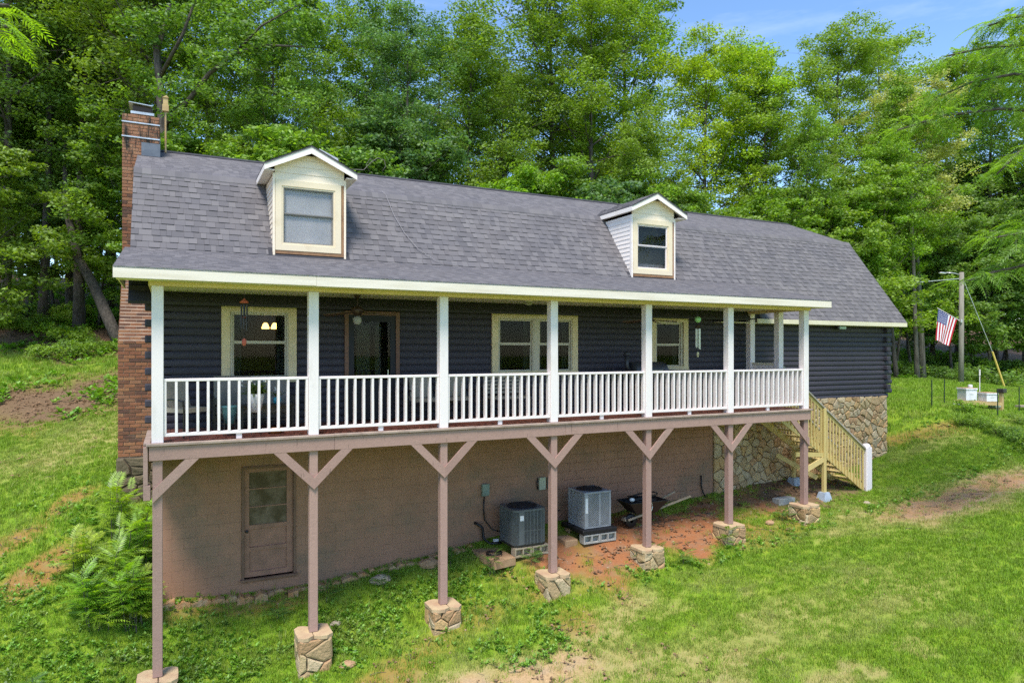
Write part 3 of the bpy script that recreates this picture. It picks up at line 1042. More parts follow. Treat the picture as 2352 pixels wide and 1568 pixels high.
# --- porch posts, lower posts, braces and stone piers
PIER_TOP = [-5.16, -4.88, -4.80, -4.55, -4.33, -4.09, -3.87]
rp = random.Random(3)
for i, px in enumerate(POSTX):
    part('porch_post', MB().bbox(px - .085, -.005, DECK + .004, px + .085, .165, 1.05, .006), white_paint)
    part('lower_post', MB().bbox(px - .072, .0, PIER_TOP[i], px + .072, .145, DECK - .27, .007), mauve_wood)
    if i in (0, 6):
        dirs = [(1, -.072)] if i == 0 else [(-1, .072)]
    else:
        dirs = [(-1, 0), (1, 0)]
    for (sg, off) in dirs:
        x0 = px + off
        w = .20
        top = DECK - .27
        # a mitred board in the plane just in front of the post
        poly = [(x0, top - .67), (x0, top - .67 + w), (x0 + sg * (.67 - w), top - .001), (x0 + sg * .67, top - .001)]
        if sg < 0:
            poly = poly[::-1]
        part('brace', MB().prism(poly[::-1], 1, -.038, -.001), mauve_wood)
    # pier
    cx, cy, hs = px + .0, .07, .27
    zt = PIER_TOP[i]
    zb = min(gz(cx - .2, -.3), gz(cx, -.3), gz(cx - .3, .1)) - .25
    core = MB().box(cx - hs + .02, cy - hs + .02, zb, cx + hs - .02, cy + hs - .02, zt - .055)
    pier = part('stone_pier', core, stone_mortar)
    H = zt - .055 - zb
    faces = [(lambda u, v, d, cx=cx, cy=cy, zb=zb: (cx - hs + u, cy - hs + .015 - d, zb + v)), (lambda u, v, d, cx=cx, cy=cy, zb=zb: (cx - hs + .015 - d, cy + hs - u, zb + v)),
             (lambda u, v, d, cx=cx, cy=cy, zb=zb: (cx + hs - .015 + d, cy - hs + u, zb + v))]
    for fi, pl in enumerate(faces):
        for poly in voronoi(2 * hs, H, 5 if fi < 2 else 3, 30 + i * 5 + fi, .9):
            mb = stone_piece(poly, .011, .028, rp, pl)
            if mb:
                part('stone', mb, stone_mat, pier)
    for q in range(2):                               # cap slabs
        a, b = (cx - hs - .03, cx + rp.uniform(-.05, .05)) if q == 0 else (b + .006, cx + hs + .03)
        cap = MB()
        n = 10
        lo = []
        for t in range(n):
            an = 2 * PI * t / n
            ux, uy = math.cos(an), math.sin(an)
            k_ = 1 / max(abs(ux), abs(uy))
            lo.append(((a + b) / 2 + ux * k_ * (b - a) / 2 * rp.uniform(.93, 1.0), cy + uy * k_ * (hs + .03) * rp.uniform(.95, 1.03)))
        cap.prism(lo, 2, zt - .06, zt - rp.uniform(.0, .008))
        part('cap_stone', cap, M('pier_cap_stone', (0.50, 0.38, 0.22), (0.40, 0.26, 0.16), 4, .85, .5, 25) if 'pier_cap_stone' not in bpy.data.materials else bpy.data.materials['pier_cap_stone'], pier)

# --- porch railings: a rail mesh per bay, its balusters below it
bal = MB().bbox(-.020, -.049, -1.304, .020, .049, -.476, .003).mesh('baluster', white_rail)
for i in range(6):
    a, b = POSTX[i] + .087, POSTX[i + 1] - .087
    rl = MB().bbox(a, .025, -.475, b, .135, -.430, .005).bbox(a, .03, -1.355, b, .125, -1.305, .004)
    rl.bbox((a + b) / 2 - .045, .055, DECK + .006, (a + b) / 2 + .045, .10, -1.357, .003)
    r_o = part('porch_railing', rl, white_rail)
    n = 15
    for j in range(n):
        x = a + .02 + (b - a - .04) * (j + .0) / (n - 1) if n > 1 else a
        o = link('baluster', bal, r_o, (x, .078, 0))
        o.rotation_euler = (0, rng.uniform(-.004, .004), 0)
# right end: side rail, two rear posts, gate
for (yy) in (.80, 1.79):
    part('porch_post', MB().bbox(14.365, yy, DECK + .004, 14.535, yy + .17, 1.05, .006), white_paint)
rl = MB().bbox(14.41, .17, -.475, 14.49, .79, -.43, .005).bbox(14.42, .17, -1.355, 14.48, .79, -1.305, .004)
r_o = part('side_railing', rl, white_rail)
for j in range(4):
    link('baluster', bal, r_o, (14.45, .26 + j * .145, 0))
rl = MB().bbox(14.41, .975, -.36, 14.49, 1.785, -.29, .005).bbox(14.42, .975, -1.355, 14.48, 1.785, -1.305, .004)
r_o = part('porch_gate', rl, cream_paint)
for j in range(9):
    link('baluster', bal, r_o, (14.44, 1.02 + j * .09, .12))
part('post_to_wall_trim', MB().bbox(13.74, YW - .11, DECK, 13.86, YW - .055, .98, .003), log_paint)

# --- porch roof framing: beams, ceiling boards, fascia
part('porch_beam', MB().bbox(-.33, .0, 1.052, 14.62, .16, 1.20, .006), tan_beam)
part('side_beam_top', MB().bbox(-.33, .162, 1.052, -.20, YW - .06, 1.20, .005), tan_beam)
part('side_beam_top', MB().bbox(14.38, .162, 1.052, 14.54, YW - .06, 1.20, .005), tan_beam)
cm_o = part('porch_ceiling', MB().box(-.2, .16, 1.13, 14.4, YW, 1.15), ceiling_board)
cb = MB().bbox(0, 0, -.012, .145, YW - .22, 0, .004).mesh('ceiling_strip', ceiling_board)
x = -.19
while x < 14.2:
    link('ceiling_strip', cb, cm_o, (x, .165, 1.13))
    x += .150
part('soffit', MB().box(-.76, -.33, 1.118, 14.89, -.004, 1.135), cream_paint)
for (a, b, z1, z2) in ((-.79, 2.2, 1.118, 1.292), (2.202, 6.8, 1.112, 1.290), (6.802, 11.2, 1.110, 1.292), (11.202, 14.92, 1.115, 1.288)):
    part('fascia_board', MB().bbox(a, -.37, z1, b, -.34, z2, .003), fascia_paint)
part('end_trim', MB().prism([(-.34, 1.12), (2.5, 1.12), (2.5, 1.88), (-.34, 1.27)], 0, 14.895, 14.92), fascia_paint)
part('end_trim', MB().prism([(-.34, 1.14), (1.9, 1.14), (1.9, 1.73), (-.34, 1.26)], 0, -.765, -.745), fascia_paint)
er = MB().bbox(-.70, 1.93, 1.075, -.22, 2.3, 1.22, .01).bbox(-.70, 1.95, 1.225, -.22, 2.3, 1.39, .01)
part('eave_return', er, log_paint)
part('eave_return_soffit', MB().bbox(-.70, 1.92, .985, -.22, 2.3, 1.07, .004), tan_beam)
part('eave_fascia', MB().bbox(14.6, 1.76, .80, 21.15, 1.79, .925, .004), cream_paint)
part('eave_soffit', MB().box(13.3, 1.792, .80, 21.13, YW - .05, .82), cream_paint)
part('wall_corner_board', MB().bbox(13.66, YW - .065, .86, 14.3, YW - .053, 1.05, .002), cream_paint)

# --- roof
EAVE, BRK, RDG = (1.78, .93), (3.89, 3.776), (6.55, 4.90)
RX0, RX1 = -.70, 21.17
slab = MB()
t = .05
mir = lambda p: (2 * RDG[0] - p[0], p[1])
prof = [EAVE, BRK, RDG, mir(BRK), mir(EAVE), (mir(EAVE)[0], EAVE[1] - .05), (mir(BRK)[0] - .03, BRK[1] - .07), (RDG[0], RDG[1] - .07), (BRK[0] + .03, BRK[1] - .07), (EAVE[0] + .02, EAVE[1] - .05)]
slab.prism([(p[0], p[1] - .012) for p in prof], 0, RX0, RX1)
PR0, PR1 = (-.375, 1.292), (2.56, 1.975)
slab.prism([(PR0[0], PR0[1] - .012), (PR1[0], PR1[1] - .012), (PR1[0] + .05, PR1[1] - .06), (PR0[0] + .02, PR0[1] - .04)], 0, -.785, 14.915)
roof_o = part('roof', slab, shingle_dark)
tabs = []


def tab_course(p0, p1, x0, x1, expo, s_from=0.0, skip=None, thick=1.0):
    dy, dz = p1[0] - p0[0], p1[1] - p0[1]
    L = math.hypot(dy, dz)
    ty, tz = dy / L, dz / L
    ny_, nz_ = -tz, ty
    if nz_ < 0:
        ny_, nz_ = -ny_, -nz_
    s = s_from
    row = 0
    while s < L - .02:
        s1 = min(s + expo + .012, L)
        x = x0 - rng.uniform(0, .2)
        flip = rng.random() < .5
        while x < x1:
            w = rng.uniform(.09, .23)
            a, b = max(x, x0), min(x + w, x1)
            th = ((.017 if flip else .008) + rng.uniform(0, .0025)) * thick
            flip = not flip
            if b - a > .02:
                lo = (p0[0] + ty * s, p0[1] + tz * s)
                hi = (p0[0] + ty * s1, p0[1] + tz * s1)
                tabs.append((a + .001, b - .001, lo, hi, (ny_, nz_), th))
            x += w
        s += expo
        row += 1


tab_course(EAVE, BRK, 14.75, RX1, .165)
Ls = math.hypot(BRK[0] - EAVE[0], BRK[1] - EAVE[1])
s_start = math.hypot(.74, .74 * 1.349) // .165 * .165
n_before = len(tabs)
tab_course(EAVE, BRK, RX0, 14.75, .165, s_start)
tab_course(BRK, RDG, RX0, RX1, .15, .10, thick=.28)
tab_course(PR0, PR1, -.79, 14.92, .15, 0.0, thick=.34)


def tab_mb(mb, T):
    a, b, lo, hi, n_, th = T
    v = []
    for (x, p, h) in ((a, lo, 0), (b, lo, 0), (b, lo, th), (a, lo, th), (b, hi, .002), (a, hi, .002)):
        v.append((x, p[0] + n_[0] * h, p[1] + n_[1] * h))
    mb.add(v, [(0, 1, 2, 3), (3, 2, 4, 5), (1, 4, 2), (0, 3, 5)])


tabs.sort(key=lambda T: ((T[0] - 0) ** 2 + (T[2][0] + 12.2) ** 2 + T[2][1] ** 2) - 60 * min(T[1] - T[0], .3))
rest = MB()
for i, T in enumerate(tabs):
    if i < 300:
        mb = MB()
        tab_mb(mb, T)
        part('shingle', mb, shingle_mat, roof_o)
    else:
        tab_mb(rest, T)
o = part('shingle_courses', rest, shingle_mat, roof_o)
o['kind'] = 'stuff'
bs_ = MB()
for sgn in (1,):
    q0, q1 = mir(BRK), mir(RDG)
    for i in range(18):
        f0, f1 = i / 18, (i + 1) / 18
        ya, yb = q0[0] + (q1[0] - q0[0]) * f0, q0[0] + (q1[0] - q0[0]) * f1
        za, zb = q0[1] + (q1[1] - q0[1]) * f0, q0[1] + (q1[1] - q0[1]) * f1
        bs_.add([(RX0, ya, za + .012), (RX1, ya, za + .012), (RX1, yb, zb), (RX0, yb, zb)], [(0, 1, 2, 3)])
part('rear_shingle_courses', bs_, shingle_mat, roof_o)['kind'] = 'stuff'
# hip strip where the two slopes meet, and the ridge
x = RX0
hs_ = MB()
while x < RX1 - .01:
    w = min(rng.uniform(.12, .17), RX1 - x)
    d = rng.uniform(0, .004)
    y0_, z0_ = BRK[0] - .10, BRK[1] - .135
    y1_, z1_ = BRK[0] + .13, BRK[1] + .055
    hs_.add([(x, y0_, z0_ + .034 + d), (x + w, y0_, z0_ + .034 + d), (x + w, BRK[0], BRK[1] + .034 + d), (x, BRK[0], BRK[1] + .034 + d), (x + w, y1_, z1_ + .018), (x, y1_, z1_ + .018), (x, y0_, z0_), (x + w, y0_, z0_)],
            [(0, 1, 2, 3), (3, 2, 4, 5), (6, 7, 1, 0)])
    x += w
part('gambrel_cap', hs_, shingle_mat, roof_o)['kind'] = 'stuff'
part('ridge_cap', MB().prism([(RDG[0] - .15, RDG[1] - .045), (RDG[0], RDG[1] + .035), (RDG[0] + .15, RDG[1] - .045), (RDG[0], RDG[1] - .03)], 0, RX0, RX1), shingle_dark, roof_o)


# --- dormers
def dormer(x0, x1, face_y, zb, zeave, zpeak, rake_l, rake_r, side_m, dark_inside):
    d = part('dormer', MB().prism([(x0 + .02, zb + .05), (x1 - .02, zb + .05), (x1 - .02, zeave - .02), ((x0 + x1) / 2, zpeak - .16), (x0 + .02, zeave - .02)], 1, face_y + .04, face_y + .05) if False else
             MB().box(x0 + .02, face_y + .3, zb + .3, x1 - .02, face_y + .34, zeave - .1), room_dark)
    cx = (x0 + x1) / 2
    # side walls (triangles down the lower slope) as lapped boards
    slope = 1.349
    yz = lambda zz: 1.78 + (zz - .93) / slope
    for (sx, sg) in ((x0, -1), (x1, 1)):
        core = MB().prism([(face_y + .03, zb), (yz(zeave), zeave), (face_y + .03, zeave)], 0, sx - .002 if sg < 0 else sx - .02, sx + .02 if sg < 0 else sx + .002)
        part('cheek_wall', core, side_m, d)
        zz = zb + .02
        while zz < zeave - .01:
            z2 = min(zz + .112, zeave)
            ya, yb = yz(zz) + .0, yz(z2)
            b = MB()
            o_, i_ = sx + sg * .016, sx + sg * .004
            b.add([(o_, face_y + .03, zz), (o_, max(ya, face_y + .04), zz), (i_, max(yb, face_y + .05), z2), (i_, face_y + .03, z2), (sx, face_y + .03, zz), (sx, max(ya, face_y + .04), zz)],
                  [(0, 1, 2, 3) if sg > 0 else (3, 2, 1, 0), (0, 1, 5, 4)])
            part('siding_board', b, side_m, d)
            zz += .112
    # corner boards
    for (a, b, sg) in ((x0 - .02, x0 + .025, -1), (x1 - .025, x1 + .02, 1)):
        part('corner_board', MB().bbox(a, face_y - .025, zb - .06, b, face_y + .06, zeave, .004), side_m, d)
    # window trim: inner opening
    wx0, wx1 = x0 + .03, x1 - .088
    wz0, wz1 = zb + .10, zb + 1.56
    tw = .125
    tr = MB().box(wx0, face_y - .03, wz0 + tw, wx0 + tw, face_y + .02, wz1 - tw).box(wx1 - tw, face_y - .03, wz0 + tw, wx1, face_y + .02, wz1 - tw)
    tr.box(wx0, face_y - .03, wz1 - tw, wx1, face_y + .02, wz1).box(wx0, face_y - .03, wz0, wx1, face_y + .02, wz0 + tw)
    part('window_frame', tr, siding_cream, d)
    ln = MB()
    a, b, c, e = wx0 + tw, wx1 - tw, wz0 + tw, wz1 - tw
    ln.box(a, face_y - .015, c, a + .035, face_y + .05, e).box(b - .035, face_y - .015, c, b, face_y + .05, e).box(a + .035, face_y - .015, c, b - .035, face_y + .05, c + .035).box(a + .035, face_y - .015, e - .035, b - .035, face_y + .05, e)
    part('window_lining', ln, siding_cream, d)
    sash_window(a + .036, b - .036, c + .036, e - .036, face_y + .005, d, almond_dark if not dark_inside else white_rail, (c + e) / 2 + .03, .03, glass_strong)
    if dark_inside:
        part('dark_room_backing', MB().box(a, face_y + .35, c - .1, b, face_y + .37, e), M('painted_pane_reflection', (0.006, 0.012, 0.012), (0.02, 0.035, 0.03), 3, .9), d)  # dark green panel paints in tree reflections and the unlit interior
    else:
        part('pale_pane_sheet', MB().box(a + .036, face_y + .056, c + .03, b - .036, face_y + .066, e - .03), pane_sheet_mat, d)  # pale sheet close behind the panes
    part('jamb_board', MB().box(wx1 + .002, face_y - .01, wz0 - .02, x1 - .03, face_y + .02, wz1), bare_wood, d)
    part('sill_board', MB().box(wx0, face_y - .02, wz0 - .07, x1 - .03, face_y + .03, wz0 - .003), bare_wood, d)
    # gable boards
    zz = wz1 + .003
    i = 0
    while zz < zpeak - .22:
        z2 = min(zz + .145, zpeak - .18)
        half = lambda q: min((x1 - x0) / 2 - .02, max(.02, (zpeak - .07 - q) / .49))
        b_ = MB()
        h0, h1 = half(zz), half(z2)
        b_.add([(cx - h0, face_y - .012, zz), (cx + h0, face_y - .012, zz), (cx + h1, face_y - .002, z2), (cx - h1, face_y - .002, z2), (cx - h0, face_y + .03, zz), (cx + h0, face_y + .03, zz), (cx + h1, face_y + .03, z2), (cx - h1, face_y + .03, z2)],
               [(0, 1, 2, 3), (4, 5, 1, 0), (0, 3, 7, 4), (1, 5, 6, 2)])
        part('gable_board', b_, siding_paint, d)
        zz += .147
        i += 1
    # roof: two slabs and rake boards
    fy = face_y - .20
    ovl, ovr = cx - rake_l, rake_r - cx
    for (sg, tip) in ((-1, rake_l), (1, rake_r)):
        k_ = .49
        dz = abs(tip - cx) * k_
        p0, p1 = (cx, zpeak), (tip, zpeak - dz)
        yb = 6.2
        rs = MB()
        # the slab runs back until it dies into the main roof
        def back(zv):
            return BRK[0] + (zv - BRK[1]) / .4226 if zv > BRK[1] else 1.78 + (zv - .93) / slope
        ba, bb = back(zpeak) + .1, back(zpeak - dz) + .12
        vs = [(p0[0], fy, p0[1]), (p1[0], fy, p1[1]), (p1[0], bb, p1[1]), (p0[0], ba, p0[1])]
        vs += [(x_, y_2, z_ - .03) for (x_, y_2, z_) in vs]
        rs.add(vs, [(0, 1, 2, 3), (7, 6, 5, 4), (0, 4, 5, 1), (1, 5, 6, 2), (3, 2, 6, 7)])
        rd = part('dormer_roof', rs, shingle_mat, d)
        # shingle courses on it
        cs = MB()
        nrow = 7
        for q in range(nrow):
            f0, f1 = 1 - q / nrow, 1 - (q + 1) / nrow
            xa, xb = cx + (tip - cx) * f0, cx + (tip - cx) * f1
            za, zb_ = zpeak - dz * f0, zpeak - dz * f1
            y_a = fy - .01
            while y_a < bb + (ba - bb) * (1 - f0):
                y_b = min(y_a + rng.uniform(.12, .3), bb + (ba - bb) * (1 - f0))
                th = rng.choice((.008, .016))
                cs.add([(xa, y_a, za + .0), (xa, y_b, za + .0), (xa, y_b, za + th), (xa, y_a, za + th), (xb, y_b, zb_ + .004), (xb, y_a, zb_ + .004)], [(0, 1, 2, 3) if sg < 0 else (3, 2, 1, 0), (3, 2, 4, 5) if sg < 0 else (5, 4, 2, 3)])
                if y_b - y_a < .01:
                    break
                y_a = y_b
        part('dormer_shingles', cs, shingle_mat, d)['kind'] = 'stuff'
        # rake board
        poly = [(cx, zpeak - .02), (cx, zpeak - .165), (tip, zpeak - dz - .145), (tip, zpeak - dz - .012)]
        part('rake_board', MB().prism(poly if sg > 0 else poly[::-1], 1, fy + .012, fy + .035), siding_white, d)
        # soffit under the overhang, and eave board along the side
        sf = MB()
        sf.add([(cx, fy + .03, zpeak - .06), (tip, fy + .03, zpeak - dz - .06), (tip, face_y + .02, zpeak - dz - .06), (cx, face_y + .02, zpeak - .06)], [(0, 1, 2, 3)])
        part('soffit', sf, siding_white, d)
        ex = tip
        part('eave_board', MB().box(min(ex, ex - sg * .02), fy + .036, zpeak - dz - .14, max(ex, ex - sg * .02), bb - .12, zpeak - dz - .02), siding_white, d)
        inner = x0 if sg < 0 else x1
        zi = zpeak - dz - .12
        part('eave_soffit', MB().box(min(ex - sg * .02, inner), fy + .04, zi - .01, max(ex - sg * .02, inner), bb - .14, zi), siding_white, d)
    part('skirt_flashing', MB().prism([(face_y - .16, zb - .19), (face_y + .1, zb + .16), (face_y + .1, zb + .13), (face_y - .155, zb - .21)], 0, x0 - .1, x1 + .1), shingle_dark, d)
    return d


siding_cream = M('dormer_trim_cream', (0.76, 0.64, 0.45), (0.64, 0.52, 0.34), 3, .6, lo=.5, hi=.85)
almond_dark = M('bronze_sash', (0.20, 0.19, 0.17), None, rough=.5)
dormer(1.88, 3.34, 2.56, 2.0, 3.68, 4.29, 1.68, 3.56, siding_paint, False)
dormer(10.90, 12.33, 2.56, 1.98, 3.64, 4.25, 10.78, 12.62, siding_white, True)

# --- chimney
footing_mat = M('mossy_footing_stone', (0.16, 0.125, 0.08), (0.07, 0.065, 0.035), 4, 0.9, 0.9, 16, rcols=[(0.20, 0.155, 0.10), (0.12, 0.10, 0.06), (0.24, 0.18, 0.11)], rmix=.7, bdist=.03)
CX0, CX1 = -1.01, -.25
BR = .0762
core = MB().box(CX0 + .015, 5.615, -1, CX1 - .015, 6.5, 5.40).box(CX0 + .015, 4.215, -3.4, CX1 - .015, 5.62, .2)
core.prism([(4.215, .2), (5.615, 1.9), (5.62, .2)], 0, CX0 + .015, CX1 - .015)
chim = part('chimney', core, brick_mortar)
part('chimney_footing', MB().bbox(CX0 - .01, 4.21, -3.6, CX1, 5.7, -2.22, .02), foundation, chim)
rf = random.Random(61)
for poly in voronoi(CX1 - CX0 + .04, 1.2, 13, 62, 1.0):
    mb = stone_piece(poly, .012, .05, rf, lambda u, v, d: (CX0 - .03 + u, 4.205 - d, -3.42 + v))
    if mb:
        part('footing_stone', mb, footing_mat, chim)
bk_full = {}


def brick_me(w):
    key = round(w, 3)
    if key not in bk_full:
        bk_full[key] = MB().bbox(-w / 2, -.012, -.0315, w / 2, .05, .0315, .004).mesh('brick', brick_mat)
    return bk_full[key]


bricks = []
z = -2.2 + BR / 2
row = 0
while z < 5.39:
    fy = 4.215 if z < .2 else (4.215 + (z - .2) / 1.7 * 1.4 if z < 1.9 else 5.615)
    wb = (CX1 - CX0 + .01) / 3.5
    x = CX0 - (wb / 2 if row % 2 else 0)
    while x < CX1 - .01:
        a, b = max(x, CX0), min(x + wb, CX1)
        if b - a > .03:
            bricks.append((a + .005, b - .005, fy, z))
        x += wb
    z += BR
    row += 1
bricks.sort(key=lambda b: (b[2] + 12.2) ** 2 + b[3] ** 2)
rest, soot = MB(), MB()
for i, (a, b, fy, z) in enumerate(bricks):
    j = rng.uniform(-.003, .003)
    if i < 300:
        o = link('brick', brick_me(b - a), chim, ((a + b) / 2, fy + j, z))
    else:
        (soot if z > 3.6 else rest).bbox(a, fy - .012 + j, z - .0315, b, fy + .05, z + .0315, .004)
# right face of the stack above the roof
z = 4.55
while z < 5.39:
    for q in range(4):
        rest.bbox(CX1 - .02, 5.63 + q * .22, z - .0315, CX1 - .003, 5.84 + q * .22, z + .0315, .003)
    z += BR
part('brick_courses', rest, brick_mat, chim)['kind'] = 'stuff'
part('sooty_brick_courses', soot, sooty_brick, chim)['kind'] = 'stuff'
for zz in (5.235, 4.905):
    part('steel_strap', MB().box(CX0 - .006, 5.59, zz - .014, CX1 + .006, 5.60, zz + .014).box(CX1 + .0, 5.60, zz - .014, CX1 + .006, 6.5, zz + .014), galv, chim)
part('flashing', MB().box(-.62, 5.575, 4.50, CX1 + .012, 5.59, 4.80).box(CX1 + .003, 5.59, 4.50, CX1 + .012, 6.5, 4.95), flash_mat, chim)
part('flue_crown', MB().bbox(-.80, 5.7, 5.40, -.40, 6.3, 5.455, .01), tan_concrete, chim)
cp = MB().bbox(-.84, 5.66, 5.455, -.36, 6.34, 5.52, .006)
part('chimney_cap', cp, galv, chim)
part('cap_mesh', MB().bbox(-.80, 5.69, 5.52, -.42, 6.3, 5.66, .006), bronze, chim)
part('cap_lid', MB().prism([(-.88, 5.69), (-.86, 5.705), (-.40, 5.675), (-.40, 5.655)], 1, 5.60, 6.38), galv, chim)

# --- wooden stairs at the right end
ZN = lambda x: -1.50 - .70 * (x - 14.5)            # nose line
st = MB()
for yy in (.86, 1.74):
    st.prism([(14.3, -1.73), (14.3, -1.46), (17.85, ZN(17.85) + .02), (17.85, ZN(17.85) - .10), (17.70, -3.93), (16.0, -2.78)], 1, yy, yy + .04)
stair = part('stairs', st, treated)
for i in range(12):
    x = 14.62 + i * .268
    part('step', MB().bbox(x - .03, .902, ZN(x) - .06, x + .26, 1.738, ZN(x) - .022, .004), treated, stair)
    part('cleat', MB().bbox(x + .02, .905, ZN(x) - .10, x + .2, .94, ZN(x) - .062, .003), treated, stair)
HR = lambda x: -.37 - .725 * (x - 14.5)
for yy in (.80, 1.80):
    part('handrail', MB().beam((14.54, yy + .03, HR(14.54)), (17.9, yy + .03, HR(17.9)), .10, .04), grey_rail, stair)
    part('rail_board', MB().beam((14.54, yy + .045, HR(14.54) - .07), (17.85, yy + .045, HR(17.85) - .07), .035, .09), treated, stair)
for yy in (.82, 1.79):
    for i in range(26):
        x = 14.63 + i * .125
        if abs(x - 16.11) < .09:
            continue
        zb = ZN(x) - .20
        part('baluster', MB().bbox(x - .017, yy - (.0 if yy < 1 else 0), zb, x + .017, yy + .035, HR(x) - .03, .003), treated, stair)
for yy in (.77, 1.79):
    part('stair_post', MB().bbox(16.06, yy, -3.86 if yy < 1 else -3.62, 16.16, yy + .09, HR(16.1) - .02, .005), treated, stair)
part('cross_brace', MB().beam((15.25, .80, -3.24), (16.06, .80, -2.95), .04, .14), treated, stair)
part('cross_brace', MB().beam((15.3, 1.72, -2.9), (16.06, 1.0, -3.5), .04, .12), treated, stair)
part('cross_rail', MB().beam((15.0, .81, -2.75), (16.06, .81, -2.83), .04, .12), treated, stair)
part('cross_rail', MB().bbox(16.09, .86, -2.9, 16.13, 1.8, -2.78, .004), treated, stair)
nw = MB().bbox(17.82, .76, -4.15, 18.06, .98, -2.74, .02)
nw.lathe(17.94, .87, [(.115, -2.745), (.112, -2.70), (.09, -2.66), (.05, -2.64), (.01, -2.635)], 16)
part('newel_post', nw, white_paint, stair, False)
for (x, y, zt) in ((16.11, .815, -3.86), (16.11, 1.835, -3.62)):
    pb = MB()
    a, b = .10, .17
    pb.add([(x - b, y - b, zt - .30), (x + b, y - b, zt - .30), (x + b, y + b, zt - .30), (x - b, y + b, zt - .30), (x - a, y - a, zt), (x + a, y - a, zt), (x + a, y + a, zt), (x - a, y + a, zt)],
           [(3, 2, 1, 0), (4, 5, 6, 7), (0, 1, 5, 4), (1, 2, 6, 5), (2, 3, 7, 6), (3, 0, 4, 7)])
    o = pb.build('footing_block', blue_concrete, None, (x, y, zt - .3))
    tag(o, 'pale blue-grey concrete footing block under the %s' % ('front stair post on the grass' if y < 1 else 'rear stair post beside the stone wall'), 'concrete block', 'concrete footing blocks under the stair posts')
# ------------------------------------------------------------------ fixtures and things on the porch
def thing(name, loc, label, cat, group=None):
    return empty(name, loc, label, cat, group)


def copy_tree(o, loc, label=None, rotz=None, parent=None):
    c = o.copy()
    C.objects.link(c)
    if parent is None:
        c.location = loc
        W[c] = Vector(loc)
        if rotz is not None:
            c.rotation_euler = (0, 0, rotz)
        if label:
            c['label'] = label
    else:
        c.parent = parent
    for ch in [q for q in list(C.objects) if q.parent == o]:
        copy_tree(ch, None, parent=c)
    return c


# ceiling fans
def fan(x, y, label, rot=0.2):
    f = thing('ceiling_fan', (x, y, 1.13), label, 'ceiling fan', 'ceiling fans under the porch roof')
    part('canopy', MB().lathe(x, y, [(.075, 1.129), (.07, 1.10), (.03, 1.05), (.015, 1.04)], 14), bronze, f, True)
    part('down_rod', MB().tube([(x, y, 1.05), (x, y, .86)], .012, 6), bronze, f)
    part('motor', MB().lathe(x, y, [(.03, .90), (.10, .87), (.13, .83), (.13, .78), (.08, .74), (.05, .70)], 16), bronze, f, True)
    part('light_globe', MB().lathe(x, y, [(.05, .70), (.085, .66), (.09, .60), (.06, .545), (.01, .53)], 14), M('frosted_globe', (.30, .29, .26), None, rough=.2) if 'frosted_globe' not in bpy.data.materials else bpy.data.materials['frosted_globe'], f, True)
    for k in range(5):
        a = rot + k * 2 * PI / 5
        ca, sa = math.cos(a), math.sin(a)
        b = MB()
        poly = [(.12, -.03), (.22, -.055), (.55, -.075), (.66, -.065), (.69, -.03), (.69, .03), (.66, .065), (.55, .075), (.22, .055), (.12, .03)]
        vs = [(x + r_ * ca - w_ * sa, y + r_ * sa + w_ * ca, .775 + w_ * .18 - r_ * .09 + dz) for dz in (0, .008) for (r_, w_) in poly]
        n = len(poly)
        b.add(vs, [tuple(range(n))[::-1], tuple(range(n, 2 * n))] + [(i, (i + 1) % n, n + (i + 1) % n, n + i) for i in range(n)])
        part('blade', b, fan_wood, f)
    return f


fan(3.25, 1.1, 'brown five-bladed ceiling fan with a glass globe hanging before the screen door', .05)
fan(10.3, 1.1, 'brown ceiling fan over the black smoker grill, half hidden by a white post', .5)
cl = thing('ceiling_light', (7.04, 1.1, 1.13), 'small round glass light fixed to the porch ceiling above the double window', 'ceiling light')
part('light_base', MB().lathe(7.04, 1.1, [(.10, 1.129), (.10, 1.105), (.08, 1.10)], 16), white_rail, cl)
part('light_shade', MB().lathe(7.04, 1.1, [(.085, 1.10), (.09, 1.06), (.06, 1.03), (.02, 1.025)], 14), M('frosted_shade', (.5, .47, .42), (.2, .18, .15), 40, .2), cl, True)
fl_ = thing('flood_light', (18.26, 2.0, .8), 'small green-white flood light under the eave above the dark log wall', 'flood light')
part('light_housing', MB().bbox(18.08, 1.90, .70, 18.44, 2.05, .80, .02), black_metal, fl_)
part('lens', MB().bbox(18.12, 1.87, .69, 18.40, 1.91, .78, .01), M('flood_lens', (.30, .42, .33), None, rough=.2), fl_)


# wind chimes
def chime(x, y, ztop, zplate, tubes_z, zsail, mt, mplate, label, ball=None, sail=None, r=.06):
    c = thing('wind_chime', (x, y, ztop), label, 'wind chime', None)
    part('cord', MB().tube([(x, y, ztop), (x, y, zsail + .08)], .004, 4), black_metal, c)
    part('top_plate', MB().lathe(x, y, [(r, zplate - .02), (r + .012, zplate), (r * .5, zplate + .03), (.01, zplate + .06)], 12), mplate, c)
    for k in range(6):
        a = k * PI / 3 + .3
        zb = tubes_z - .02 * k
        part('tube', MB().tube([(x + r * .8 * math.cos(a), y + r * .8 * math.sin(a), zplate - .05), (x + r * .8 * math.cos(a), y + r * .8 * math.sin(a), zb)], .011, 6), mt, c)
    part('clapper', MB().lathe(x, y, [(.03, tubes_z + .12), (.03, tubes_z + .135)], 10), mplate, c)
    if ball:
        part('glass_ball', MB().ball((x, y, ball), .075, 14, 9), green_ball, c, True)
    part('sail', MB().ball((x, y, zsail), .05, 10, 6, (.8, .25, 1.35)), sail, c, True)
    return c


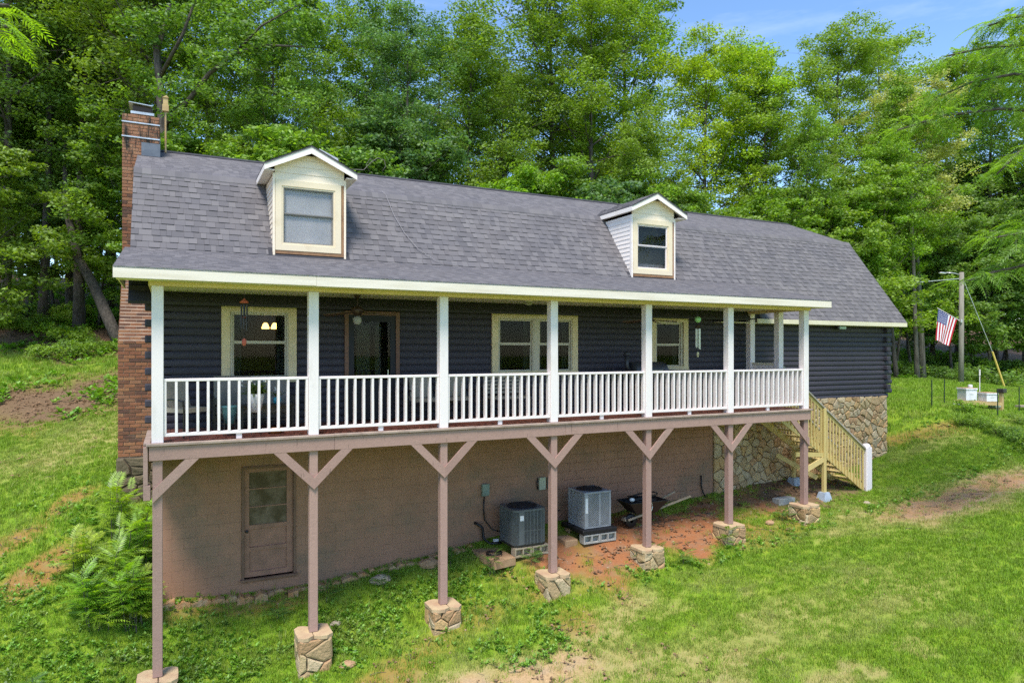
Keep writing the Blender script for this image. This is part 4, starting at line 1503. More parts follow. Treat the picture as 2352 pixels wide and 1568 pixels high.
chime(1.12, .40, 1.05, .86, .47, .17, black_metal, red_wood, 'black wind chime with red top and red sail hanging before the left window', None, red_wood, .065)
chime(11.24, .40, 1.06, .60, .16, -.06, silver, bronze, 'silver wind chime with a green glass ball hanging near the right end of the porch', .77, M('gold_disc', (.60, .55, .30), (.2, .16, .1), 30, .3), .06)


# patio chairs
def scroll_chair(x, y, rot, label):
    c = thing('patio_chair', (x, y, DECK), label, 'chair')
    ca, sa = math.cos(rot), math.sin(rot)
    T = lambda a, b, z_: (x + a * ca - b * sa, y + a * sa + b * ca, DECK + z_)
    # seat spans a in [-.25,.25], b forward in [-.27,.27]; back at b=-.27
    for sx in (-1, 1):
        part('leg', MB().tube([T(sx * .27, .26, 0), T(sx * .27, .27, .42)], .014, 6), black_metal, c)
        part('leg', MB().tube([T(sx * .27, -.30, 0), T(sx * .27, -.25, .42), T(sx * .27, -.36, .93)], .014, 6), black_metal, c)
        part('arm_rest', MB().tube([T(sx * .27, -.29, .62), T(sx * .30, 0, .65), T(sx * .29, .27, .62), T(sx * .27, .27, .42)], .016, 6), black_metal, c)
        pts = []
        for i in range(15):
            t = i / 14
            pts.append(T(sx * (.20 - .17 * math.sin(PI * t)), -.25 - .11 * t - .02, .42 + .5 * t))
        part('back_scroll', MB().tube(pts, .011, 6), black_metal, c)
    part('back_top', MB().tube([T(-.27, -.36, .93), T(-.12, -.375, .965), T(.12, -.375, .965), T(.27, -.36, .93)], .014, 6), black_metal, c)
    part('back_rail', MB().tube([T(-.27, -.25, .45), T(.27, -.25, .45)], .013, 6), black_metal, c)
    q = MB()
    vs = [T(a, b, z_) for (a, b, z_) in ((-.25, -.24, .42), (.25, -.24, .42), (.25, .27, .42), (-.25, .27, .42), (-.25, -.24, .50), (.25, -.24, .50), (.25, .27, .49), (-.25, .27, .49))]
    q.add(vs, [(3, 2, 1, 0), (4, 5, 6, 7), (0, 1, 5, 4), (1, 2, 6, 5), (2, 3, 7, 6), (3, 0, 4, 7)])
    part('seat_cushion', q, beige_cushion, c)
    q = MB()
    vs = [T(a, b, z_) for (a, b, z_) in ((-.24, -.16, .50), (.24, -.16, .50), (.24, -.22, .50), (-.24, -.22, .50), (-.24, -.27, .96), (.24, -.27, .96), (.24, -.34, .95), (-.24, -.34, .95))]
    q.add(vs, [(3, 2, 1, 0), (4, 5, 6, 7), (0, 1, 5, 4), (1, 2, 6, 5), (2, 3, 7, 6), (3, 0, 4, 7)])
    part('back_cushion', q, beige_cushion, c)
    return c


scroll_chair(.22, .88, rad(-140), 'black scrollwork patio chair with beige cushions at the left end of the porch')
scroll_chair(4.74, 1.45, rad(178), 'beige-cushioned patio chair beside the third white post from the left')
scroll_chair(5.5, 1.55, rad(165), 'beige-cushioned patio chair just left of the double window, behind the balusters')


def seat_couch(x0, x1, y0, y1, top, seat, label, m, n):
    c = thing('porch_sofa', ((x0 + x1) / 2, (y0 + y1) / 2, DECK), label, 'sofa')
    part('frame', MB().box(x0, y0, DECK + .22, x1, y1, DECK + .30).box(x0 - .03, y0, DECK + .22, x0, y1, DECK + .62).box(x1, y0, DECK + .22, x1 + .03, y1, DECK + .62), black_metal, c)
    for px in (x0 - .02, x1 - .02):
        for py in (y0 + .01, y1 - .05):
            part('leg', MB().box(px, py, DECK + .004, px + .04, py + .04, DECK + .22), black_metal, c)
    w = (x1 - x0) / n
    for i in range(n):
        a, b = x0 + i * w + .01, x0 + (i + 1) * w - .01
        part('seat_cushion', MB().bbox(a, y0, DECK + .30, b, y1 - .16, seat, .03), m, c)
        q = MB()
        top_i = top - .02 * (i % 2)
        prof = [(y1 - .22, seat), (y1 - .02, seat), (y1 + .04, top_i - .04), (y1 + .0, top_i), (y1 - .08, top_i), (y1 - .16, top_i - .05)]
        q.prism(prof, 0, a, b)
        part('back_cushion', q, m, c)
    return c


seat_couch(.70, 2.05, 1.20, 1.85, -.455, -.98, 'grey-beige cushioned sofa standing under the left porch window', grey_cushion, 2)
seat_couch(11.1, 12.2, 1.2, 1.85, -.45, -.98, 'low beige-cushioned sofa under the rightmost porch window, behind the smoker grill', grey_cushion, 2)
b_ = thing('bench', (6.68, 1.5, DECK), 'pale slatted bench below the double window, behind the balusters', 'bench')
part('seat', MB().bbox(6.2, 1.2, -1.03, 7.15, 1.65, -.98, .008), beige_cushion, b_)
for i in range(5):
    part('back_slat', MB().bbox(6.22, 1.66, -.93 + i * .085, 7.13, 1.69, -.87 + i * .085, .004), beige_cushion, b_)
for px in (6.2, 7.1):
    for py in (1.2, 1.64):
        part('leg', MB().box(px, py, DECK + .004, px + .05, py + .05, -1.03 if py < 1.5 else -.52), beige_cushion, b_)
t_ = thing('coffee_table', (1.55, 1.0, DECK), 'dark metal coffee table before the sofa, behind the white planter', 'table')
part('table_top', MB().bbox(1.1, .88, -.985, 2.05, 1.18, -.955, .005), black_metal, t_)
part('lower_shelf', MB().bbox(1.15, .9, -1.25, 2.0, 1.15, -1.235, .003), black_metal, t_)
for px in (1.12, 1.99):
    for py in (.9, 1.13):
        part('leg', MB().box(px, py, DECK + .004, px + .03, py + .03, -.985), black_metal, t_)

# potted plants


def pinnate(L, nl, ll, droop, wid=.32):
    """one compound leaf along +x: vertices and quads"""
    V, F = [], []
    for i in range(nl):
        t = (i + 1) / (nl + .3)
        px, pz = L * t, -droop * L * t * t
        k = math.sin(PI * min(1, .18 + t * .75)) * .55 + .5
        l_ = ll * k
        for sg in (-1, 1):
            a = rad(62 - 30 * t) * sg
            dx, dy = math.cos(a), math.sin(a)
            b0 = len(V)
            w = l_ * wid * .5
            V += [(px, sg * .004, pz), (px + dx * l_ * .38 - dy * w, dy * l_ * .38 + dx * w, pz + .006), (px + dx * l_, dy * l_, pz - l_ * .28), (px + dx * l_ * .38 + dy * w, dy * l_ * .38 - dx * w, pz + .006)]
            F.append((b0, b0 + 1, b0 + 2, b0 + 3))
    n = len(V)
    r = .005
    for i in range(5):
        t = i / 4
        V += [(L * t, -r, -droop * L * t * t), (L * t, r, -droop * L * t * t)]
    for i in range(4):
        F.append((n + 2 * i, n + 2 * i + 1, n + 2 * i + 3, n + 2 * i + 2))
    return np.array(V, dtype=float), np.array(F)


def placed(V, loc, yaw, pitch, roll=0.0, s=1.0):
    Rm = Matrix.Rotation(yaw, 3, 'Z') @ Matrix.Rotation(-pitch, 3, 'Y') @ Matrix.Rotation(roll, 3, 'X')
    A = np.array(Rm)
    return (V * s) @ A.T + np.array(loc)


class Leaves:
    def __init__(s):
        s.V, s.F, s.n = [], [], 0

    def add(s, V, F):
        s.V.append(V)
        s.F.append(F + s.n)
        s.n += len(V)

    def build(s, name, m, parent, world=None, color=None):
        org = np.array(W[parent] if world is None else world)
        me = npmesh(name, np.concatenate(s.V) - org, np.concatenate(s.F), m)
        o = link(name, me, parent, W[parent] if world is None else world)
        if color:
            o.color = (color + (1,))[:4]
        return o


def flowers_in(x, y, z0, parent, n, spread, h, rr):
    L = Leaves()
    base = np.array([(0, 0, 0), (.5, .14, .05), (1, 0, 0), (.5, -.14, .05)])
    for i in range(n):
        a = rr.uniform(0, 2 * PI)
        el = rr.uniform(.2, 1.4)
        l_ = rr.uniform(.4, 1) * h
        d = rr.uniform(0, spread * .3)
        L.add(placed(base, (x + d * math.cos(a), y + d * math.sin(a), z0), a, el, 0, l_), np.array([(0, 1, 2, 3)]))
        e = .8
        L.add(placed(base, (x + (d + l_ * e * math.cos(el)) * math.cos(a), y + (d + l_ * e * math.cos(el)) * math.sin(a), z0 + l_ * e * math.sin(el)), a + rr.uniform(-1, 1), rr.uniform(-.6, .6), 0, rr.uniform(.08, .14)), np.array([(0, 1, 2, 3)]))
    L.build('foliage', leaf_front, parent, color=(.07, .12, .025))
    f = MB()
    for i in range(max(6, n // 5)):
        a = rr.uniform(0, 2 * PI)
        rr_ = rr.uniform(.2, 1) * spread
        f.ball((x + rr_ * math.cos(a), y + rr_ * math.sin(a), z0 + h * rr.uniform(.5, 1)), .018, 5, 3)
    part('flowers', f, petal, parent)


p_ = thing('white_planter', (1.33, .62, DECK), 'tall white plastic planter with trailing flowers behind the balusters', 'planter')
part('pot', MB().lathe(1.33, .62, [(.085, -1.06), (.14, -.80), (.145, -.74), (.13, -.74), (.12, -.77)], 20), white_plastic, p_, True)
part('pot_stand', MB().tube([(1.25, .55, DECK), (1.27, .58, -1.06)], .008, 5).tube([(1.41, .55, DECK), (1.39, .58, -1.06)], .008, 5).tube([(1.33, .72, DECK), (1.33, .68, -1.06)], .008, 5), black_metal, p_)
flowers_in(1.33, .62, -.77, p_, 90, .26, .28, random.Random(4))
p_ = thing('teal_pot', (.90, .62, DECK), 'large teal glazed pot on a wire stand near the left porch post', 'pot')
part('pot', MB().lathe(.90, .62, [(.085, -1.24), (.115, -1.05), (.125, -.97), (.13, -.96), (.13, -.935), (.115, -.935), (.11, -.96)], 20), teal, p_, True)
part('pot_stand', MB().tube([(.80, .55, DECK), (.83, .57, -1.1)], .007, 5).tube([(1.0, .55, DECK), (.97, .57, -1.1)], .007, 5).tube([(.9, .74, DECK), (.9, .71, -1.1)], .007, 5).lathe(.90, .62, [(.125, -1.245), (.125, -1.25)], 14), black_metal, p_)
p_ = thing('turquoise_pot', (1.74, 1.0, -.955), 'small bright turquoise pot with a sprig standing on the coffee table', 'pot')
part('pot', MB().lathe(1.74, 1.0, [(.05, -.953), (.075, -.90), (.07, -.84), (.055, -.83)], 14), bright_teal, p_, True)
flowers_in(1.74, 1.0, -.84, p_, 10, .04, .2, random.Random(6))
p_ = thing('orange_bowl', (1.66, .62, DECK), 'wide low orange clay bowl on the red porch floor', 'bowl')
part('bowl', MB().lathe(1.66, .62, [(.09, DECK + .004), (.14, DECK + .05), (.15, DECK + .09), (.13, DECK + .08), (.08, DECK + .03)], 18), orange_clay, p_, True)

# smoker grill
g = thing('smoker_grill', (10.5, 1.3, DECK), 'black barrel smoker grill with capped chimney stack on the porch', 'grill')
br = MB()
n = 18
for k, (xx, r_) in enumerate(((9.98, .02), (9.98, .26), (10.95, .26), (10.95, .02))):
    pass
ring = [[(xx, 1.35 + r_ * math.cos(2 * PI * q / n), -.50 + r_ * math.sin(2 * PI * q / n)) for q in range(n)] for (xx, r_) in ((9.98, .01), (9.98, .24), (10.0, .26), (10.93, .26), (10.95, .24), (10.95, .01))]
vs = [p for r_ in ring for p in r_]
fs = [(i * n + k, i * n + (k + 1) % n, (i + 1) * n + (k + 1) % n, (i + 1) * n + k) for i in range(5) for k in range(n)]
br.add(vs, fs)
part('barrel', br, grill_mat, g, True)
part('lid_handle', MB().tube([(10.2, 1.08, -.45), (10.2, 1.03, -.45), (10.7, 1.03, -.45), (10.7, 1.08, -.45)], .012, 6), silver, g)
part('smoke_stack', MB().tube([(9.99, 1.35, -.50), (9.86, 1.35, -.34), (9.86, 1.35, -.09)], .055, 12), grill_mat, g, True)
part('stack_cap', MB().lathe(9.86, 1.35, [(.06, -.09), (.085, -.08), (.08, -.03), (.05, .0), (.01, .005)], 14), grill_mat, g, True)
part('firebox', MB().bbox(10.96, 1.12, -1.0, 11.08, 1.56, -.55, .02), grill_mat, g)
part('front_shelf', MB().box(10.05, .92, -.70, 10.9, 1.10, -.68), grill_mat, g)
for px in (10.05, 10.85):
    for py in (1.15, 1.5):
        part('leg', MB().tube([(px, py, DECK + .01), (px, 1.35 + (py - 1.33) * .8, -.68)], .018, 6), black_metal, g)
part('wheel', MB().tube([(10.02, 1.13, DECK + .10), (10.02, 1.17, DECK + .10)], .10, 16), black_plastic, g)

# ------------------------------------------------------------------ things fixed to the basement wall
def wall_box(name, x0, x1, z0, z1, d, m, label, cat, lid=True):
    t = thing(name, ((x0 + x1) / 2, YW, z0), label, cat)
    part('box_body', MB().bbox(x0, YW - d, z0, x1, YW - .009, z1, .006), m, t)
    if lid:
        part('box_cover', MB().bbox(x0 - .008, YW - d - .012, z0 + .03, x1 + .008, YW - d - .002, z1 + .008, .003), m, t)
    return t


w1 = wall_box('disconnect_box', 6.36, 6.52, -3.30, -3.03, .09, box_green, 'grey-green electrical disconnect box on the brown wall left of the meter boxes', 'electrical box')
part('conduit', MB().tube([(6.42, YW - .05, -3.30), (6.40, YW - .05, -3.6), (6.42, YW - .08, -3.85), (6.55, YW - .2, -4.05), (6.72, YW - .35, -4.10)], .016, 6), black_plastic, w1, True)
w2 = wall_box('meter_box', 7.85, 8.01, -3.29, -3.0, .08, box_cream, 'cream electrical box on the brown wall, left of its grey twin', 'electrical box')
part('conduit', MB().tube([(7.83, YW - .04, -3.0), (7.80, YW - .04, -3.15), (7.82, YW - .04, -3.28)], .012, 6), black_plastic, w2, True)
w3 = wall_box('grey_box', 8.09, 8.25, -3.29, -3.02, .07, box_green, 'dark grey electrical box beside the cream one, half behind a brown post', 'electrical box')
part('conduit', MB().tube([(8.16, YW - .05, -3.29), (8.10, YW - .05, -3.6), (8.12, YW - .1, -3.75), (8.3, YW - .3, -3.78)], .013, 6), black_plastic, w3, True)
w4 = thing('drain_pipe', (12.93, YW - .06, -3.95), 'short black pipe standing up against the brown wall near the stone wall', 'pipe')
part('pipe', MB().tube([(12.88, YW - .04, -3.35), (12.88, YW - .05, -3.65), (12.92, YW - .06, -3.8), (13.0, YW - .12, -4.0)], .02, 8), black_plastic, w4, True)
w5 = thing('refrigerant_line', (6.25, YW, -3.95), 'black insulated pipe running from a hole in the wall to the round-cornered air conditioner', 'pipe')
part('pipe', MB().tube([(6.20, YW + .0, -3.90), (6.24, YW - .10, -3.92), (6.34, YW - .12, -4.0), (6.36, YW - .15, -4.25), (6.45, YW - .3, -4.33), (6.66, YW - .45, -4.30)], .032, 8), black_plastic, w5, True)
part('pipe_label', MB().bbox(6.50, YW - .40, -4.28, 6.62, YW - .36, -4.22, .004), label_white, w5)


# ------------------------------------------------------------------ air conditioners
def grille_lines(mb, x0, x1, y, z0, z1, nx_, nz_, w=.006, d=.004, axis='y'):
    for i in range(nx_ + 1):
        a = x0 + (x1 - x0) * i / nx_
        if axis == 'y':
            mb.box(a - w, y - d, z0, a + w, y + d, z1)
        else:
            mb.box(y - d, a - w, z0, y + d, a + w, z1)


ac = thing('air_conditioner', (7.01, 1.35, -4.25), 'dark grey round-cornered air conditioner unit with white label on its front', 'air conditioner')
x0, x1, y0, y1, z0, z1 = 6.60, 7.42, .95, 1.77, -4.235, -3.42


def round_rect(x0, x1, y0, y1, r, n=5):
    pts = []
    for (cx, cy, a0) in ((x1 - r, y0 + r, -90), (x1 - r, y1 - r, 0), (x0 + r, y1 - r, 90), (x0 + r, y0 + r, 180)):
        for i in range(n + 1):
            a = rad(a0 + 90 * i / n)
            pts.append((cx + r * math.cos(a), cy + r * math.sin(a)))
    return pts


part('casing', MB().prism(round_rect(x0 + .02, x1 - .02, y0 + .02, y1 - .02, .12), 2, z0 + .05, z1 - .04), ac_dark, ac)
part('base_pan', MB().prism(round_rect(x0, x1, y0, y1, .14), 2, z0, z0 + .05), black_metal, ac)
part('top_rim', MB().prism(round_rect(x0, x1, y0, y1, .14), 2, z1 - .05, z1 - .012), ac_grey, ac)
for k, pts in enumerate([round_rect(x0 + .004, x1 - .004, y0 + .004, y1 - .004, .135, 6)]):
    lv = MB()
    per = []
    m_ = len(pts)
    for i in range(m_):
        a, b = pts[i], pts[(i + 1) % m_]
        L = math.hypot(a[0] - b[0], a[1] - b[1])
        q = max(1, round(L / .022))
        for j in range(q):
            t = j / q
            per.append((a[0] + (b[0] - a[0]) * t, a[1] + (b[1] - a[1]) * t))
    for i, (px, py) in enumerate(per):
        lv.box(px - .0045, py - .0045, z0 + .05, px + .0045, py + .0045, z1 - .05)
    part('louvre_bars', lv, ac_grey, ac)['kind'] = 'stuff'
cpn = MB()
for (a, b) in ((x0 + .0, x0 + .17),):
    cpn.bbox(x0 + .13, y0 - .006, z0 + .05, x0 + .26, y0 + .01, z1 - .045, .004)
for i in range(5):
    a = x0 + .32 + i * .085
    cpn.box(a, y0 - .005, z0 + .05, a + .012, y0 + .006, z1 - .05)
for (zz) in (-3.9,):
    cpn.box(x0 + .14, y0 - .001, zz, x1 - .14, y0 + .004, zz + .012)
part('corner_panel', cpn, ac_grey, ac)
part('label_plate', MB().box(x0 + .15, y0 - .010, -3.66, x0 + .24, y0 - .0065, -3.55), label_white, ac)
part('fan_opening', MB().lathe(7.01, 1.36, [(.34, z1 - .011), (.34, z1 + .0), (.33, z1 + .004), (.30, z1 - .008)], 24), M('fan_shadow_blue', (.012, .016, .028), None, rough=.5), ac)
fg = MB()
for r_ in (.08, .14, .20, .26, .32):
    fg.tube([(7.01 + r_ * math.cos(2 * PI * q / 20), 1.36 + r_ * math.sin(2 * PI * q / 20), z1 + .02 * (1 - r_)) for q in range(21)], .003, 4, False)
for q in range(12):
    a = q * PI / 6
    fg.tube([(7.01 + .05 * math.cos(a), 1.36 + .05 * math.sin(a), z1 + .022), (7.01 + .33 * math.cos(a), 1.36 + .33 * math.sin(a), z1 + .01)], .003, 4)
part('fan_guard', fg, black_metal, ac)['kind'] = 'stuff'

ac2 = thing('air_conditioner', (8.74, 1.26, -4.02), 'light grey square air conditioner with slotted front on black pad', 'air conditioner')
x0, x1, y0, y1, z0, z1 = 8.37, 9.09, .90, 1.62, -4.015, -3.19
part('casing', MB().bbox(x0 + .015, y0 + .015, z0 + .02, x1 - .015, y1 - .015, z1 - .02, .01), ac_dark, ac2)
part('top_panel', MB().bbox(x0 - .005, y0 - .005, z1 - .05, x1 + .005, y1 + .005, z1, .012), ac_light, ac2)
part('base_rail', MB().bbox(x0, y0, z0, x1, y1, z0 + .035, .006), ac_light, ac2)
for (a, b) in ((x0, x0 + .10), (x0 + .385, x0 + .435), (x1 - .05, x1)):
    part('corner_panel', MB().bbox(a, y0 - .004, z0 + .035, b, y0 + .06, z1 - .05, .008), ac_light, ac2)
part('corner_panel', MB().bbox(x0 - .004, y0 + .061, z0 + .035, x0 + .05, y0 + .12, z1 - .05, .004).bbox(x0 - .004, y1 - .08, z0 + .035, x0 + .05, y1, z1 - .05, .004).bbox(x1 - .05, y1 - .06, z0 + .035, x1, y1, z1 - .05, .004), ac_light, ac2)
sl = MB()
for (a, b) in ((x0 + .10, x0 + .385), (x0 + .435, x1 - .05)):
    nxs = 11
    for i in range(nxs + 1):
        xx = a + (b - a) * i / nxs
        for j in range(17):
            za = z0 + .04 + j * .0432 + (.0216 if i % 2 else 0)
            if za + .02 < z1 - .05:
                sl.box(xx - .004, y0 - .002, z0 + .035, xx + .004, y0 + .004, z1 - .05) if j == 0 else None
                sl.box(xx, y0 - .001, za, xx + (b - a) / nxs if i < nxs else xx, y0 + .005, za + .014)
part('slotted_grille', sl, ac_light, ac2)['kind'] = 'stuff'
sl = MB()
for i in range(26):
    yy = y0 + .13 + i * .0205
    sl.box(x0 - .003, yy, z0 + .035, x0 + .006, yy + .008, z1 - .05)
part('side_grille', sl, ac_light, ac2)['kind'] = 'stuff'
part('label_plate', MB().box(x0 + .02, y0 - .009, -3.66, x0 + .085, y0 - .0045, -3.32), label_white, ac2)
part('fan_opening', MB().lathe(8.73, 1.26, [(.31, z1 + .001), (.31, z1 + .008), (.29, z1 + .010), (.27, z1 + .002)], 24), bpy.data.materials['fan_shadow_blue'], ac2)
fg = MB()
for r_ in (.07, .13, .19, .25, .30):
    fg.tube([(8.73 + r_ * math.cos(2 * PI * q / 20), 1.26 + r_ * math.sin(2 * PI * q / 20), z1 + .025 * (1.2 - r_)) for q in range(21)], .003, 4, False)
for q in range(12):
    a = q * PI / 6
    fg.tube([(8.73, 1.26, z1 + .032), (8.73 + .30 * math.cos(a), 1.26 + .30 * math.sin(a), z1 + .02)], .003, 4)
part('fan_guard', fg, black_metal, ac2)['kind'] = 'stuff'
pd_ = MB().bbox(8.27, .80, -4.125, 9.20, 1.78, -4.02, .02).build('condenser_pad', black_plastic, None, (8.27, .8, -4.125))
tag(pd_, 'flat black plastic pad under the light grey square air conditioner', 'pad')


def cinder(x, y, z, w, h, d, m, label, grp, holes=2):
    """hollow block with its open cells facing the lawn"""
    b = MB()
    tw = .03
    b.box(x, y, z, x + w, y + d, z + tw).box(x, y, z + h - tw, x + w, y + d, z + h)
    n = holes
    for i in range(n + 1):
        a = x + (w - tw) * i / n
        b.box(a, y, z + tw, a + tw, y + d, z + h - tw)
    b.box(x + tw, y + d * .6, z + tw, x + w - tw, y + d - .002, z + h - tw)
    o = b.build('cinder_block', m, None, (x, y, z))
    return tag(o, label, 'concrete block', grp)


gB = 'hollow concrete blocks under the air conditioners'
cinder(8.30, .815, -4.33, .43, .20, .19, concrete, 'grey hollow concrete block under the left front of the light grey air conditioner', gB)
cinder(8.74, .815, -4.33, .43, .20, .19, concrete, 'grey hollow concrete block under the right front of the light grey air conditioner', gB)
cinder(8.32, 1.5, -4.33, .43, .20, .19, tan_concrete, 'clay-stained block under the rear of the light grey air conditioner', gB)
cinder(6.62, .93, -4.44, .41, .20, .19, beige_block, 'beige hollow block under the left front of the dark round-cornered air conditioner', gB)
cinder(7.05, .93, -4.44, .41, .20, .19, beige_block, 'beige hollow block under the right front of the dark round-cornered air conditioner', gB)
o = MB().bbox(7.92, .98, -4.42, 8.25, 1.42, -4.24, .02).build('concrete_slab', tan_concrete, None, (7.92, .98, -4.42))
tag(o, 'clay-stained solid block beside the black pad, behind a brown post', 'concrete block')
o = MB().prism([(6.05, .75), (6.60, .86), (6.58, 1.8), (6.0, 1.85)], 2, -4.56, -4.40).build('concrete_slab', tan_concrete, None, (6.05, .75, -4.5))
tag(o, 'flat tan concrete slab in the weeds left of the dark air conditioner', 'concrete slab')
hs = thing('coiled_hose', (6.25, 1.2, -4.39), 'small loop of black hose lying on the tan concrete slab', 'hose')
part('hose_loop', MB().tube([(6.25 + .17 * math.cos(q * .5), 1.2 + .17 * math.sin(q * .5), -4.375 + q * .002) for q in range(27)], .012, 6), black_plastic, hs, True)
o = MB().bbox(14.55, .95, gz(14.8, 1.05) - .05, 15.15, 1.20, gz(14.8, 1.05) + .13, .008).build('loose_block', concrete, None, (14.55, .95, gz(14.8, 1.05)))
tag(o, 'grey solid block lying in dead leaves under the stairs', 'concrete block')

# wheelbarrow
wb = thing('wheelbarrow', (10.3, 1.2, -4.18), 'black wheelbarrow with wooden handles standing against the brown wall', 'wheelbarrow')
tray = MB()
top = [(9.66, .92), (10.75, .88), (10.75, 1.52), (9.66, 1.48)]
bot = [(9.90, 1.02), (10.5, 1.0), (10.5, 1.40), (9.90, 1.38)]
nt_, zt, zb = 4, -3.58, -3.86
vs = [(p[0], p[1], zb) for p in bot] + [(p[0], p[1], zt) for p in top] + [(p[0] + (10.2 - p[0]) * .05, p[1] + (1.2 - p[1]) * .05, zt) for p in top] + [(p[0], p[1], zb + .02) for p in bot]
fs = [(3, 2, 1, 0), (12, 13, 14, 15)]
for i in range(4):
    j = (i + 1) % 4
    fs += [(i, j, 4 + j, 4 + i), (4 + i, 4 + j, 8 + j, 8 + i), (8 + i, 8 + j, 12 + j, 12 + i)]
tray.add(vs, fs)
part('tray', tray, black_plastic, wb)
part('tray_rim', MB().tube([(p[0], p[1], zt) for p in top + top[:1]], .014, 6), black_metal, wb)
for sy in (-1, 1):
    part('handle', MB().beam((9.72, 1.2 + sy * .10, -4.00), (11.45, 1.2 + sy * .30, -3.55), .035, .045), raw_wood, wb)
    part('leg', MB().tube([(10.62, 1.2 + sy * .2, -3.80), (10.72, 1.2 + sy * .22, -4.17), (10.56, 1.2 + sy * .2, -4.17), (10.40, 1.2 + sy * .19, -3.86)], .012, 6), black_metal, wb)
wh = MB()
wh.add([(9.86 + .17 * math.cos(2 * PI * q / 18) * k_, 1.2 + yy, -4.04 + .17 * math.sin(2 * PI * q / 18) * k_) for (yy, k_) in ((-.05, .3), (-.05, .85), (-.03, 1), (.03, 1), (.05, .85), (.05, .3)) for q in range(18)],
       [(i * 18 + k, i * 18 + (k + 1) % 18, (i + 1) * 18 + (k + 1) % 18, (i + 1) * 18 + k) for i in range(5) for k in range(18)])
part('wheel', wh, black_plastic, wb, True)
part('wheel_bracket', MB().beam((9.66, 1.12, -4.0), (9.66, 1.28, -4.0), .03, .05).beam((9.66, 1.2, -4.0), (9.95, 1.2, -3.86), .03, .04), raw_wood, wb)
gh = thing('garden_hose', (10.2, 1.2, -3.6), 'black garden hose heaped in loops in the wheelbarrow tray', 'hose')
rr = random.Random(9)
for k in range(6):
    r_ = .24 + rr.uniform(-.05, .08)
    cx, cy = 10.2 + rr.uniform(-.14, .14), 1.2 + rr.uniform(-.04, .04)
    tl = rr.uniform(-.25, .25)
    pts = [(cx + r_ * 1.3 * math.cos(q * .35), cy + r_ * .8 * math.sin(q * .35), -3.62 + k * .03 + tl * .25 * math.cos(q * .35) + .008 * math.sin(q)) for q in range(19)]
    part('hose_loop', MB().tube(pts, .016, 6), black_plastic, gh, True)
part('pale_hose_loop', MB().tube([(10.15 + .10 * math.cos(q * .4), .86, -3.68 + .13 * math.sin(q * .4)) for q in range(17)], .009, 6), silver, gh, True)
part('hose_nozzle', MB().ball((9.82, 1.08, -3.52), .06, 8, 6, (1.2, .8, .8)), white_plastic, gh, True)

# ------------------------------------------------------------------ on the roof
bh = thing('birdhouse', (-.13, 6.2, 4.85), 'small wooden birdhouse on a brown pole beside the brick chimney top', 'birdhouse')
part('pole', MB().tube([(-.13, 6.25, 4.80), (-.13, 6.25, 5.78)], .022, 8), M('rusty_pole', (.36, .20, .08), (.5, .38, .2), 5, .7), bh)
part('house_box', MB().bbox(-.20, 6.18, 5.78, -.06, 6.32, 5.94, .005), new_wood, bh)
part('upper_box', MB().bbox(-.185, 6.19, 5.943, -.075, 6.31, 6.10, .005), new_wood, bh)
part('roof_board', MB().prism([(-.20, 6.10), (-.06, 6.10), (-.11, 6.16)], 1, 6.17, 6.33), new_wood, bh)
sk = thing('roof_vent_panel', (3.9, 6.9, 4.8), 'tilted grey metal skylight lid standing just behind the left dormer', 'skylight')
v = MB()
v.add([(3.62, 6.9, 5.57), (4.13, 6.9, 5.36), (4.13, 6.84, 5.27), (3.62, 6.84, 5.42), (3.66, 7.3, 5.55), (4.15, 7.3, 5.36), (4.15, 7.3, 5.27), (3.66, 7.3, 5.42)], [(0, 1, 2, 3), (4, 7, 6, 5), (0, 4, 5, 1), (3, 2, 6, 7), (1, 5, 6, 2), (0, 3, 7, 4)])
part('lid', v, M('pale_grey_metal', (.33, .35, .36), (.25, .26, .28), 5, .4), sk)
part('curb', MB().box(3.7, 6.9, 4.6, 4.05, 7.2, 5.3), flash_mat, sk)
cb_ = thing('roof_cable', (4.6, 4.0, 4.0), 'thin pale cable lying down the roof between the two dormers', 'cable')
P3 = [(4.56, 4.02, 3.86), (4.60, 3.86, 3.75), (4.68, 3.45, 3.2), (4.83, 3.10, 2.73), (5.05, 2.8, 2.34), (5.40, 2.60, 2.07), (5.9, 2.45, 1.98)]
part('cable', MB().tube([(p[0], p[1] - .02, p[2] + .03) for p in P3], .006, 5), M('cable_grey', (.30, .28, .28), None), cb_, True)
rbx = thing('fallen_branch', (4.2, 6.5, 4.95), 'bare curled vine branch lying on the roof ridge right of the left dormer', 'branch')
part('twig', MB().tube([(3.6, 6.5, 4.95), (4.2, 6.5, 4.98), (4.75, 6.5, 5.02), (4.95, 6.52, 5.25), (5.15, 6.55, 5.42), (5.35, 6.56, 5.38), (5.38, 6.55, 5.2), (5.28, 6.55, 5.06)], [.014, .013, .012, .011, .010, .009, .007, .005], 6), pale_bark, rbx, True)
part('twig', MB().tube([(4.9, 6.5, 5.0), (4.82, 6.53, 5.18), (4.95, 6.55, 5.38), (5.1, 6.5, 5.3)], [.01, .008, .007, .004], 5), pale_bark, rbx, True)

